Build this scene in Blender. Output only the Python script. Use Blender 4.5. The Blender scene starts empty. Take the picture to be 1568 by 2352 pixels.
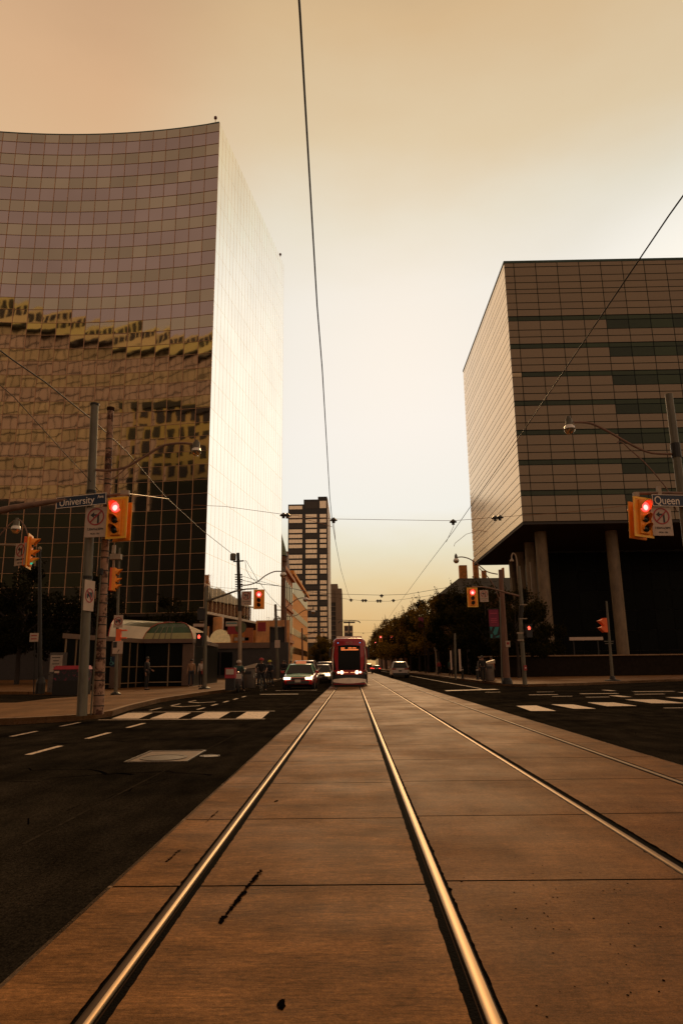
import bpy, bmesh, math, random
from mathutils import Vector, Matrix
random.seed(7)
PI = math.pi
S = bpy.context.scene
COL = S.collection
UP = Vector((0, 0, 1))

# ------------------------------------------------------------------ camera
F_PX, PITCH, YAW, ROLL, CAM_H = 1561.47, 0.223717, 0.0130026, -0.0121734, 1.25317
fw = Vector((-math.sin(YAW)*math.cos(PITCH), math.cos(YAW)*math.cos(PITCH), math.sin(PITCH)))
r0 = Vector((math.cos(YAW), math.sin(YAW), 0)); u0 = r0.cross(fw)
cr, sr = math.cos(ROLL), math.sin(ROLL)
rt, upv = r0*cr+u0*sr, u0*cr-r0*sr
EYE = Vector((0, 0, CAM_H))
cd = bpy.data.cameras.new("camera"); cam = bpy.data.objects.new("camera", cd); COL.objects.link(cam)
M3 = Matrix((rt, upv, -fw)).transposed()
cam.matrix_world = Matrix.Translation(EYE) @ M3.to_4x4()
cd.sensor_fit = 'VERTICAL'; cd.sensor_height = 36; cd.lens = F_PX/2352*36
cd.clip_start = .05; cd.clip_end = 6000
S.camera = cam
def ray(x, y): return fw+rt*((x-784)/F_PX)-upv*((y-1176)/F_PX)
def at(x, y, Y):                      # measured image point at distance Y along the street
    d = ray(x, y); return EYE+d*(Y/d.y)
def gnd(x, y, z=0.0):                 # measured image point on the ground
    d = ray(x, y); return EYE+d*((z-CAM_H)/d.z)
def atz(x, y, z):
    d = ray(x, y); return EYE+d*((z-CAM_H)/d.z)

# ------------------------------------------------------------------ materials
def nd(nt, t, **kw):
    n = nt.nodes.new(t)
    for k, v in kw.items():
        if k in n.inputs.keys(): n.inputs[k].default_value = v
        else: setattr(n, k, v)
    return n
MATS = {}
def mat(name, col, rough=.6, metal=0., var=.18, scale=3., bump=0., bscale=40., spec=.5, island=0., emit=None, es=1., stretch=(1, 1, 1), rvar=.1, dirt=None, coat=0.):
    """procedural surface: base colour broken up by noise at two scales, optional per-piece variation, optional bump"""
    if name in MATS: return MATS[name]
    m = bpy.data.materials.new(name); m.use_nodes = True; nt = m.node_tree; L = nt.links
    b = nt.nodes['Principled BSDF']
    b.inputs['Metallic'].default_value = metal; b.inputs['Specular IOR Level'].default_value = spec
    b.inputs['Coat Weight'].default_value = coat
    tc = nd(nt, 'ShaderNodeTexCoord'); mp = nd(nt, 'ShaderNodeMapping'); mp.inputs['Scale'].default_value = stretch
    L.new(tc.outputs['Object'], mp.inputs['Vector'])
    n1 = nd(nt, 'ShaderNodeTexNoise', Scale=scale, Detail=6., Roughness=.65); L.new(mp.outputs[0], n1.inputs['Vector'])
    mr = nd(nt, 'ShaderNodeMapRange'); mr.inputs['From Min'].default_value = .3; mr.inputs['From Max'].default_value = .7
    mr.inputs['To Min'].default_value = 1-var; mr.inputs['To Max'].default_value = 1+var
    L.new(n1.outputs['Fac'], mr.inputs['Value'])
    val = mr.outputs[0]
    if island:
        g = nd(nt, 'ShaderNodeNewGeometry'); r = nd(nt, 'ShaderNodeMapRange')
        r.inputs['To Min'].default_value = 1-island; r.inputs['To Max'].default_value = 1+island
        L.new(g.outputs['Random Per Island'], r.inputs['Value'])
        mm = nd(nt, 'ShaderNodeMath', operation='MULTIPLY'); L.new(val, mm.inputs[0]); L.new(r.outputs[0], mm.inputs[1]); val = mm.outputs[0]
    vm = nd(nt, 'ShaderNodeVectorMath', operation='SCALE'); vm.inputs[0].default_value = col[:3]; L.new(val, vm.inputs['Scale'])
    out = vm.outputs[0]
    if dirt:                                             # (colour, scale, threshold): blotches of wear with a shape of their own
        n3 = nd(nt, 'ShaderNodeTexNoise', Scale=dirt[1], Detail=8., Roughness=.7); L.new(tc.outputs['Object'], n3.inputs['Vector'])
        r3 = nd(nt, 'ShaderNodeMapRange'); r3.inputs['From Min'].default_value = dirt[2]; r3.inputs['From Max'].default_value = dirt[2]+.06
        L.new(n3.outputs['Fac'], r3.inputs['Value'])
        mx = nd(nt, 'ShaderNodeMix', data_type='RGBA'); L.new(r3.outputs[0], mx.inputs[0]); L.new(out, mx.inputs[6]); mx.inputs[7].default_value = (*dirt[0], 1)
        out = mx.outputs[2]
    L.new(out, b.inputs['Base Color'])
    rr = nd(nt, 'ShaderNodeMapRange'); rr.inputs['To Min'].default_value = max(.02, rough-rvar); rr.inputs['To Max'].default_value = min(1, rough+rvar)
    L.new(n1.outputs['Fac'], rr.inputs['Value']); L.new(rr.outputs[0], b.inputs['Roughness'])
    if bump:
        n2 = nd(nt, 'ShaderNodeTexNoise', Scale=bscale, Detail=4.); L.new(mp.outputs[0], n2.inputs['Vector'])
        bp = nd(nt, 'ShaderNodeBump'); bp.inputs['Strength'].default_value = bump; bp.inputs['Distance'].default_value = .02
        L.new(n2.outputs['Fac'], bp.inputs['Height']); L.new(bp.outputs[0], b.inputs['Normal'])
    if emit:
        b.inputs['Emission Color'].default_value = (*emit, 1); b.inputs['Emission Strength'].default_value = es
    MATS[name] = m
    return m

def ground_mat(name, col, col2, broom=0., pits=0., patch=.4, rough=.55, spec=.5, island=.1, fine=180, grain=.22, joints=0):
    """concrete or asphalt: aggregate, broad stains, optional broomed lines across the street, optional pits"""
    m = bpy.data.materials.new(name); m.use_nodes = True; nt = m.node_tree; L = nt.links; b = nt.nodes['Principled BSDF']
    tc = nd(nt, 'ShaderNodeTexCoord')
    def noise(sc, detail=5., stretch=None, rough_=.6):
        v = tc.outputs['Object']
        if stretch:
            mp = nd(nt, 'ShaderNodeMapping'); mp.inputs['Scale'].default_value = stretch; L.new(v, mp.inputs['Vector']); v = mp.outputs[0]
        n = nd(nt, 'ShaderNodeTexNoise', Scale=sc, Detail=detail, Roughness=rough_); L.new(v, n.inputs['Vector']); return n.outputs['Fac']
    def rng(v, a, b_, c, d):
        r = nd(nt, 'ShaderNodeMapRange'); r.inputs['From Min'].default_value = a; r.inputs['From Max'].default_value = b_
        r.inputs['To Min'].default_value = c; r.inputs['To Max'].default_value = d; L.new(v, r.inputs['Value']); return r.outputs[0]
    def mul(a, b_, op='MULTIPLY'):
        k = nd(nt, 'ShaderNodeMath', operation=op); L.new(a, k.inputs[0]); L.new(b_, k.inputs[1]); return k.outputs[0]
    blot = rng(noise(.55, 7.), .35, .65, 0, 1)
    mx = nd(nt, 'ShaderNodeMix', data_type='RGBA'); L.new(blot, mx.inputs[0]); mx.inputs[6].default_value = (*col, 1); mx.inputs[7].default_value = (*col2, 1)
    v = mul(rng(noise(fine, 3.), .3, .7, 1-grain, 1+grain), rng(noise(3.1, 6., (1, .35, 1)), .3, .7, 1-patch*.5, 1+patch*.5))
    v = mul(v, rng(noise(34., 4., None, .75), .32, .68, 1-grain*.9, 1+grain*.9))
    h = noise(fine, 3.)
    if broom:
        bl = noise(1., 5., (9., 52, 1), .8); v = mul(v, rng(bl, .3, .7, 1-broom, 1+broom))
        v = mul(v, rng(noise(1., 3., (4.5, 95, 1), .7), .56, .68, 1, 1-broom))
        bl2 = noise(1., 4., (1.1, 4.5, 1), .65); v = mul(v, rng(bl2, .35, .65, 1-broom*.6, 1+broom*.6))
        h = mul(h, bl, 'ADD')
    if pits:
        p = nd(nt, 'ShaderNodeTexVoronoi', Scale=26.); L.new(tc.outputs['Object'], p.inputs['Vector'])
        big = rng(noise(2.2, 3.), .45, .68, 0, 1)
        thr = mul(p.outputs['Distance'], rng(big, 0, 1, 6., .8)); v = mul(v, rng(thr, .1, .22, 1-pits, 1))
    if joints:
        bk = nd(nt, 'ShaderNodeTexBrick', Scale=1.); bk.offset = 0; bk.inputs['Brick Width'].default_value = joints; bk.inputs['Row Height'].default_value = joints; bk.inputs['Mortar Size'].default_value = .014; L.new(tc.outputs['Object'], bk.inputs['Vector']); v = mul(v, rng(bk.outputs['Fac'], 0, 1, 1, .35))
    if island:
        g = nd(nt, 'ShaderNodeNewGeometry'); v = mul(v, rng(g.outputs['Random Per Island'], 0, 1, 1-island, 1+island))
    vm = nd(nt, 'ShaderNodeVectorMath', operation='SCALE'); L.new(mx.outputs[2], vm.inputs[0]); L.new(v, vm.inputs['Scale']); L.new(vm.outputs[0], b.inputs['Base Color'])
    L.new(rng(blot, 0, 1, rough-.08, rough+.1), b.inputs['Roughness']); b.inputs['Specular IOR Level'].default_value = spec; b.inputs['Specular Tint'].default_value = (1., .72, .40, 1)
    bp = nd(nt, 'ShaderNodeBump'); bp.inputs['Strength'].default_value = .5; bp.inputs['Distance'].default_value = .006; L.new(h, bp.inputs['Height']); L.new(bp.outputs[0], b.inputs['Normal'])
    MATS[name] = m; return m

def mirror_mat(name, col, rough=.03, wave=.007, wscale=.5, island=.12, metal=1., spec=.5):
    m = bpy.data.materials.new(name); m.use_nodes = True; nt = m.node_tree; L = nt.links; b = nt.nodes['Principled BSDF']
    b.inputs['Metallic'].default_value = metal; b.inputs['Roughness'].default_value = rough; b.inputs['Specular IOR Level'].default_value = spec
    g = nd(nt, 'ShaderNodeNewGeometry'); r = nd(nt, 'ShaderNodeMapRange'); r.inputs['To Min'].default_value = 1-island; r.inputs['To Max'].default_value = 1+island
    L.new(g.outputs['Random Per Island'], r.inputs['Value'])
    tc = nd(nt, 'ShaderNodeTexCoord')
    n0 = nd(nt, 'ShaderNodeTexNoise', Scale=.12, Detail=3.); L.new(tc.outputs['Object'], n0.inputs['Vector'])
    r2 = nd(nt, 'ShaderNodeMapRange'); r2.inputs['To Min'].default_value = .85; r2.inputs['To Max'].default_value = 1.12; L.new(n0.outputs['Fac'], r2.inputs['Value'])
    mm = nd(nt, 'ShaderNodeMath', operation='MULTIPLY'); L.new(r.outputs[0], mm.inputs[0]); L.new(r2.outputs[0], mm.inputs[1])
    vm = nd(nt, 'ShaderNodeVectorMath', operation='SCALE'); vm.inputs[0].default_value = col; L.new(mm.outputs[0], vm.inputs['Scale']); L.new(vm.outputs[0], b.inputs['Base Color'])
    n = nd(nt, 'ShaderNodeTexNoise', Scale=wscale, Detail=1.); L.new(tc.outputs['Object'], n.inputs['Vector'])
    bp = nd(nt, 'ShaderNodeBump'); bp.inputs['Strength'].default_value = 1.; bp.inputs['Distance'].default_value = wave
    L.new(n.outputs['Fac'], bp.inputs['Height']); L.new(bp.outputs[0], b.inputs['Normal'])
    MATS[name] = m; return m

def leaf_mat(name, col, trans, vary=.5):
    m = bpy.data.materials.new(name); m.use_nodes = True; nt = m.node_tree; L = nt.links
    for n in list(nt.nodes): nt.nodes.remove(n)
    o = nd(nt, 'ShaderNodeOutputMaterial'); mx = nd(nt, 'ShaderNodeMixShader'); mx.inputs[0].default_value = .35
    g = nd(nt, 'ShaderNodeNewGeometry'); r = nd(nt, 'ShaderNodeMapRange'); r.inputs['To Min'].default_value = 1-vary; r.inputs['To Max'].default_value = 1+vary; L.new(g.outputs['Random Per Island'], r.inputs['Value'])
    for i, (t, c) in enumerate((('ShaderNodeBsdfDiffuse', col), ('ShaderNodeBsdfTranslucent', trans))):
        s = nd(nt, t); v = nd(nt, 'ShaderNodeVectorMath', operation='SCALE'); v.inputs[0].default_value = c; L.new(r.outputs[0], v.inputs['Scale']); L.new(v.outputs[0], s.inputs['Color']); L.new(s.outputs[0], mx.inputs[1+i])
    L.new(mx.outputs[0], o.inputs[0]); MATS[name] = m; return m

# ------------------------------------------------------------------ mesh builder
class MB:
    def __init__(s): s.v, s.f, s.m, s.mi = [], [], [], 0
    def add(s, vs, fs):
        o = len(s.v); s.v += [tuple(v) for v in vs]; s.f += [tuple(i+o for i in f) for f in fs]; s.m += [s.mi]*len(fs); return s
    def box(s, c, d, rz=0., rx=0., ry=0.):
        R = Matrix.Rotation(rz, 3, 'Z') @ Matrix.Rotation(ry, 3, 'Y') @ Matrix.Rotation(rx, 3, 'X')
        vs = [Vector(c)+R @ Vector((sx*d[0]/2, sy*d[1]/2, sz*d[2]/2)) for sx in (-1, 1) for sy in (-1, 1) for sz in (-1, 1)]
        return s.add(vs, [(0, 1, 3, 2), (4, 6, 7, 5), (0, 4, 5, 1), (2, 3, 7, 6), (0, 2, 6, 4), (1, 5, 7, 3)])
    def quad(s, a, b, c, d): return s.add([a, b, c, d], [(0, 1, 2, 3)])
    def prism(s, pts, z0, z1):
        n = len(pts); vs = [(p[0], p[1], z0) for p in pts]+[(p[0], p[1], z1) for p in pts]
        return s.add(vs, [tuple(range(n))[::-1], tuple(range(n, 2*n))]+[(i, (i+1) % n, n+(i+1) % n, n+i) for i in range(n)])
    def slab_xz(s, pts, y0, y1):          # polygon in the x-z plane given a thickness in y
        n = len(pts); vs = [(p[0], y0, p[1]) for p in pts]+[(p[0], y1, p[1]) for p in pts]
        return s.add(vs, [tuple(range(n)), tuple(range(n, 2*n))[::-1]]+[(i, n+i, n+(i+1) % n, (i+1) % n) for i in range(n)])
    def rings(s, R, cap=True, closed=True):
        n = len(R[0]); vs = [p for r in R for p in r]; fs = []
        for k in range(len(R)-1):
            for i in range(n if closed else n-1):
                j = (i+1) % n; fs.append((k*n+i, k*n+j, (k+1)*n+j, (k+1)*n+i))
        if cap: fs += [tuple(range(n))[::-1], tuple((len(R)-1)*n+i for i in range(n))]
        return s.add(vs, fs)
    def tube(s, pts, r, n=8, cap=True):
        pts = [Vector(p) for p in pts]; rs = r if isinstance(r, (list, tuple)) else [r]*len(pts); R = []; prev = None
        for i, p in enumerate(pts):
            t = (pts[min(i+1, len(pts)-1)]-pts[max(i-1, 0)]).normalized()
            a = prev if prev is not None else (Vector((1, 0, 0)) if abs(t.x) < .9 else Vector((0, 1, 0)))
            a = (a-t*a.dot(t)).normalized(); b = t.cross(a); prev = a
            R.append([p+(a*math.cos(2*PI*k/n)+b*math.sin(2*PI*k/n))*rs[i] for k in range(n)])
        return s.rings(R, cap)
    def lathe(s, prof, c=(0, 0, 0), n=14, axis='z'):
        R = []
        for (r, h) in prof:
            ring = []
            for k in range(n):
                a = 2*PI*k/n; p = (r*math.cos(a), r*math.sin(a), h)
                if axis == 'y': p = (p[0], h, p[1])
                if axis == 'x': p = (h, p[0], p[1])
                ring.append((c[0]+p[0], c[1]+p[1], c[2]+p[2]))
            R.append(ring)
        return s.rings(R)
    def torus(s, c, R, r, axis='x', n=22, k=6):
        rings = []
        for i in range(n+1):
            a = 2*PI*i/n; ring = []
            for j in range(k):
                b = 2*PI*j/k; q = (R+r*math.cos(b)); p = (r*math.sin(b), q*math.cos(a), q*math.sin(a))
                if axis == 'y': p = (p[1], p[0], p[2])
                ring.append((c[0]+p[0], c[1]+p[1], c[2]+p[2]))
            rings.append(ring)
        return s.rings(rings, cap=False)
    def build(s, name, mats, parent=None, smooth=False, loc=None, bevel=0., auto=40):
        me = bpy.data.meshes.new(name); me.from_pydata(s.v, [], s.f)
        ms = mats if isinstance(mats, (list, tuple)) else [mats]
        for m in ms: me.materials.append(m)
        if len(ms) > 1: me.polygons.foreach_set('material_index', s.m)
        bm = bmesh.new(); bm.from_mesh(me); bmesh.ops.recalc_face_normals(bm, faces=bm.faces); bm.to_mesh(me); bm.free()
        if smooth:
            me.polygons.foreach_set('use_smooth', [True]*len(me.polygons))
            try: me.set_sharp_from_angle(angle=math.radians(auto))
            except Exception: pass
        o = bpy.data.objects.new(name, me); COL.objects.link(o)
        if parent: o.parent = parent
        if loc is not None: o.location = loc
        if bevel:
            md = o.modifiers.new('edge', 'BEVEL'); md.width = bevel; md.segments = 2; md.limit_method = 'ANGLE'
        return o
def setp(o, label, cat, group=None):
    o['label'] = label; o['category'] = cat
    if group: o['group'] = group
    return o
def thing(name, label, cat, loc=(0, 0, 0), rz=0., group=None):
    o = bpy.data.objects.new(name, None); COL.objects.link(o); o.location = loc; o.rotation_euler = (0, 0, rz); o.empty_display_size = .3
    return setp(o, label, cat, group)
def struct(o, kind='structure'): o['kind'] = kind; return o
def copy_tree(o, parent=None):
    c = o.copy(); COL.objects.link(c)
    if parent: c.parent = parent
    for ch in list(o.children): copy_tree(ch, c)
    return c
def text(body, name, m, parent, loc, size=.2, sx=1., ext=.004, rz=0., align='CENTER', thick=0.):
    cu = bpy.data.curves.new(name, 'FONT'); cu.body = body; cu.size = size; cu.align_x = align; cu.align_y = 'CENTER'; cu.extrude = ext; cu.offset = thick
    o = bpy.data.objects.new(name, cu); COL.objects.link(o)
    bpy.context.view_layer.update()
    me = bpy.data.meshes.new_from_object(o.evaluated_get(bpy.context.evaluated_depsgraph_get()))
    bpy.data.objects.remove(o)
    me.transform(Matrix.Translation(loc) @ Matrix.Rotation(rz, 4, 'Z') @ Matrix.Rotation(PI/2, 4, 'X') @ Matrix.Diagonal((sx, 1, 1, 1)))
    me.materials.clear(); me.materials.append(m); me.name = name
    q = bpy.data.objects.new(name, me); COL.objects.link(q); q.parent = parent
    return q
def smoothpath(pts, n=6):
    P = [Vector(p) for p in pts]; out = []
    for i in range(len(P)-1):
        a, b, c, d = P[max(i-1, 0)], P[i], P[i+1], P[min(i+2, len(P)-1)]
        for k in range(n):
            t = k/n; out.append(.5*((2*b)+(c-a)*t+(2*a-5*b+4*c-d)*t*t+(3*b-a-3*c+d)*t**3))
    out.append(P[-1]); return out

# ------------------------------------------------------------------ world, sun
SUN_AZ, SUN_EL = math.radians(5), math.radians(27)
S.view_settings.view_transform = 'Standard'; S.view_settings.look = 'None'; S.view_settings.gamma = 1; S.view_settings.exposure = 0.0
w = bpy.data.worlds.new("World"); S.world = w; w.use_nodes = True; nt = w.node_tree; L = nt.links
bg = nt.nodes['Background']; bg.inputs['Strength'].default_value = .08
sky = nd(nt, 'ShaderNodeTexSky', sky_type='NISHITA'); sky.sun_disc = False; sky.sun_elevation = SUN_EL; sky.sun_rotation = SUN_AZ; sky.dust_density = 6; sky.air_density = 1.4
tc = nd(nt, 'ShaderNodeTexCoord'); sep = nd(nt, 'ShaderNodeSeparateXYZ'); L.new(tc.outputs['Generated'], sep.inputs[0])
def ramp(stops, inp):
    r = nd(nt, 'ShaderNodeValToRGB'); e = r.color_ramp.elements
    while len(e) < len(stops): e.new(.5)
    for k, (p, c) in zip(e, sorted(stops)): k.position = p; k.color = (*c, 1)
    L.new(inp, r.inputs[0]); return r.outputs[0]
def maprange(inp, a, b, c=0., d=1., smooth=True):
    r = nd(nt, 'ShaderNodeMapRange'); r.interpolation_type = 'SMOOTHSTEP' if smooth else 'LINEAR'
    for k, v in zip(('From Min', 'From Max', 'To Min', 'To Max'), (a, b, c, d)): r.inputs[k].default_value = v
    L.new(inp, r.inputs['Value']); return r.outputs[0]
cn = nd(nt, 'ShaderNodeTexNoise', Scale=2.3, Detail=7., Roughness=.55); cmap = nd(nt, 'ShaderNodeMapping'); cmap.inputs['Scale'].default_value = (1, 1, 2.6)
L.new(tc.outputs['Generated'], cmap.inputs['Vector']); L.new(cmap.outputs[0], cn.inputs['Vector'])
wob = maprange(cn.outputs['Fac'], .3, .7, -.025, .025, False)
zz = nd(nt, 'ShaderNodeMath', operation='ADD'); L.new(sep.outputs['Z'], zz.inputs[0]); L.new(wob, zz.inputs[1])
front = ramp([(0., (.64, .36, .13)), (.05, (.73, .47, .20)), (.11, (.77, .62, .36)), (.165, (.78, .74, .56)), (.23, (.85, .86, .80)), (.34, (.87, .86, .81)), (.50, (.84, .82, .75)), (.58, (.78, .73, .60)), (.67, (.73, .59, .39)), (.76, (.68, .48, .27)), (1., (.24, .14, .08))], zz.outputs[0])
side = ramp([(0., (.50, .26, .09)), (.2, (.66, .42, .20)), (.5, (.76, .53, .31)), (.7, (.70, .44, .25)), (1., (.24, .14, .08))], zz.outputs[0])
back = ramp([(0., (1.0, .64, .40)), (.14, (.68, .44, .28)), (.28, (.46, .315, .235)), (.6, (.45, .31, .235)), (1., (.24, .14, .08))], zz.outputs[0])
gd = Vector((math.sin(math.radians(9))*math.cos(math.radians(26)), math.cos(math.radians(9))*math.cos(math.radians(26)), math.sin(math.radians(26))))
dt = nd(nt, 'ShaderNodeVectorMath', operation='DOT_PRODUCT'); L.new(tc.outputs['Generated'], dt.inputs[0]); dt.inputs[1].default_value = gd
hx = nd(nt, 'ShaderNodeVectorMath', operation='MULTIPLY'); L.new(tc.outputs['Generated'], hx.inputs[0]); hx.inputs[1].default_value = (1, 1, 0)
hn = nd(nt, 'ShaderNodeVectorMath', operation='NORMALIZE'); L.new(hx.outputs[0], hn.inputs[0])
hd = nd(nt, 'ShaderNodeVectorMath', operation='DOT_PRODUCT'); L.new(hn.outputs[0], hd.inputs[0]); hd.inputs[1].default_value = (math.sin(math.radians(22)), math.cos(math.radians(22)), 0)
m1 = nd(nt, 'ShaderNodeMix', data_type='RGBA'); L.new(maprange(hd.outputs['Value'], .70, .90), m1.inputs[0]); L.new(side, m1.inputs[6]); L.new(front, m1.inputs[7])
m2 = nd(nt, 'ShaderNodeMix', data_type='RGBA'); L.new(maprange(hd.outputs['Value'], -.3, .55), m2.inputs[0]); L.new(back, m2.inputs[6]); L.new(m1.outputs[2], m2.inputs[7])
gl = nd(nt, 'ShaderNodeVectorMath', operation='DOT_PRODUCT'); L.new(tc.outputs['Generated'], gl.inputs[0]); a_, e_ = math.radians(35), math.radians(15); gl.inputs[1].default_value = (math.sin(a_)*math.cos(e_), math.cos(a_)*math.cos(e_), math.sin(e_))
m3 = nd(nt, 'ShaderNodeMix', data_type='RGBA'); L.new(maprange(gl.outputs['Value'], .925, .995), m3.inputs[0]); L.new(m2.outputs[2], m3.inputs[6]); m3.inputs[7].default_value = (1.12, 1.05, .92, 1)
veil = nd(nt, 'ShaderNodeBackground'); L.new(m3.outputs[2], veil.inputs[0]); veil.inputs[1].default_value = 1.
tint = nd(nt, 'ShaderNodeMix', data_type='RGBA', blend_type='MULTIPLY'); tint.inputs[0].default_value = 1; L.new(sky.outputs[0], tint.inputs[6]); tint.inputs[7].default_value = (.7, .45, .25, 1)
L.new(tint.outputs[2], bg.inputs[0])
ms = nd(nt, 'ShaderNodeMixShader'); ms.inputs[0].default_value = .97; L.new(bg.outputs[0], ms.inputs[1]); L.new(veil.outputs[0], ms.inputs[2])
L.new(ms.outputs[0], nt.nodes['World Output'].inputs[0])
sd = bpy.data.lights.new("sun", 'SUN'); sd.energy = 1.3; sd.angle = math.radians(10); sd.color = (1., .60, .26)
so = bpy.data.objects.new("sun", sd); COL.objects.link(so)
sdir = Vector((math.sin(SUN_AZ)*math.cos(SUN_EL), math.cos(SUN_AZ)*math.cos(SUN_EL), math.sin(SUN_EL)))
so.rotation_euler = (-sdir).to_track_quat('-Z', 'Y').to_euler(); so.location = (0, 0, 100)

# ================================================================== ground
ASPH = ground_mat('asphalt', (.011, .0095, .0072), (.027, .0215, .015), patch=.8, rough=.95, spec=0., fine=95, grain=.7)
CONC_BROOM = ground_mat('broomed_concrete', (.225, .105, .036), (.165, .074, .024), broom=.50, patch=.35, rough=.58, spec=.035, grain=.3, island=.07)
CONC_PIT = ground_mat('pitted_concrete', (.210, .097, .034), (.145, .063, .021), broom=.26, pits=.9, patch=.5, rough=.58, spec=.035, grain=.3, island=.09)
WALK = ground_mat('sidewalk_concrete', (.19, .088, .030), (.125, .058, .020), patch=.5, rough=.75, spec=.15, joints=1.5, grain=.35)
KERB = ground_mat('kerb_concrete', (.30, .19, .11), (.22, .135, .075), patch=.35, rough=.7, spec=.3)
PAINT = mat('road_paint', (.62, .46, .32), .7, var=.3, scale=9, dirt=((.05, .04, .03), 16, .55))
RUBBER = mat('flangeway_filler', (.006, .005, .004), .95, var=.4, scale=30, bump=.6, bscale=80, spec=.02)
STEEL = mat('rail_steel', (.21, .135, .07), .46, 1., var=.4, scale=8, stretch=(40, .5, 1), rvar=.12)
STEELD = mat('dull_rail_steel', (.17, .105, .055), .5, 1., var=.35, scale=8, stretch=(40, .5, 1), rvar=.12)
WORN = mat('worn_rail_side', (.07, .036, .016), .65, .8, var=.35, scale=8, stretch=(40, .5, 1))
RUST = mat('rail_rust', (.035, .018, .009), .9, var=.4, scale=30, spec=.05)
TAR = mat('tar', (.004, .003, .003), 1., var=.3, scale=30, spec=0.)

struct(MB().box((0, 1200, -.6), (6000, 3600, 1)).build('ground', WALK))
RW = [(-1.0, 1), (.494, -1), (2.01, 1), (3.505, -1)]      # rail centres and on which side the flangeway lies
E0, E1 = -1.46, 4.10
mb = MB()
mb.quad((-500, -120, 0), (E0, -120, 0), (E0, 900, 0), (-500, 900, 0)); mb.quad((E1, -120, 0), (500, -120, 0), (500, 900, 0), (E1, 900, 0))
struct(mb.build('road', ASPH))
struct(MB().quad((E0, -120, -.010), (E1, -120, -.010), (E1, 900, -.010), (E0, 900, -.010)).build('rail_channel_ground', RUBBER))
def lim(i, side):                     # slab edges next to rail i
    c, g = RW[i]
    wid = {(1, 1): .086, (1, -1): .042, (-1, 1): .042, (-1, -1): .086}[(g, side)]
    return c+side*wid
strips = [(E0, lim(0, -1), 0), (lim(0, 1), lim(1, -1), 0), (lim(1, 1), lim(2, -1), 1), (lim(2, 1), lim(3, -1), 1), (lim(3, 1), E1, 1)]
mb = MB(); rnd = random.Random(3)
for si, (a, b, k) in enumerate(strips):
    mb.mi = k; y = -2.82 + (0 if si < 2 else .03*si)
    while y < 900:
        ln = 1.80 if y < 40 else (7.2 if y < 120 else 60)
        y1 = y+ln; n = max(1, int(ln/.035)) if y < 9 else (12 if y < 16 else 1)
        for q in range(n):            # slightly chipped edges along the flangeway
            ya, yb = y+.011+(ln-.022)*q/n, y+.011+(ln-.022)*(q+1)/n
            if q == 0: ea = [rnd.uniform(-.004, .006) if y < 12 else 0 for _ in range(2)]; base = len(mb.v); mb.v += [(a+ea[0], ya, .003), (b-ea[1], ya, .003)]
            eb = [abs(rnd.gauss(0, .0028))+(.012*rnd.random() if rnd.random() < .05 else 0) if y < 16 else 0 for _ in range(2)]
            mb.v += [(a+(eb[0] if si else 0), yb, .003), (b-(eb[1] if si < 4 else 0), yb, .003)]
            i = base+2*q; mb.f.append((i, i+1, i+3, i+2)); mb.m.append(k)
        y = y1
o = struct(mb.build('track_slab_road', [CONC_BROOM, CONC_PIT]))
mb = MB(); mb.box((E0+.012, 390, -.02), (.024, 1020, .046)); mb.box((E1-.012, 390, -.02), (.024, 1020, .046)); struct(mb.build('slab_edge_kerb', KERB))
lab = ['leftmost steel tram rail, along the edge of the dark asphalt', 'second steel tram rail, running toward the front of the streetcar on its right wheel side',
       'third steel tram rail, first rail of the empty track', 'rightmost thin steel tram rail beside the right asphalt lane']
for i, (c, g) in enumerate(RW):
    t = thing('tram_rail', lab[i], 'rail', (c, 0, 0), 0, 'tram rails set in the concrete')
    prof = [(-.031, -.02), (-.031, -.007), (-.028, -.001), (-.021, .003), (-.007, .005), (.007, .005), (.021, .003), (.028, -.001), (.031, -.007), (.031, -.02)]
    prof = [(x*1.0, z) for x, z in prof]; ys = (-4, 2, 6, 12, 30, 100, 900)
    cut = {0: (5, 9), 1: (2, 6), 2: (3, 6), 3: (4, 7)}[i]; mb = MB()
    for a, b, k in ((0, cut[0], 1), (cut[0], cut[1], 0), (cut[1], 9, 1)):
        if b > a: mb.mi = k; mb.rings([[(x, y, z) for x, z in prof[a:b+1]] for y in ys], cap=False, closed=False)
    mb.build('rail_head', [STEEL if i < 2 else STEELD, WORN], t, smooth=True, auto=80)
    R = [[(x*1, y, z) for x, z in ((.040*g, -.016), (.040*g, -.007), (.045*g, -.007), (.045*g, -.016))] for y in (-4, 900)]
    MB().rings(R).build('groove_lip', RUST, t)

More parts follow.
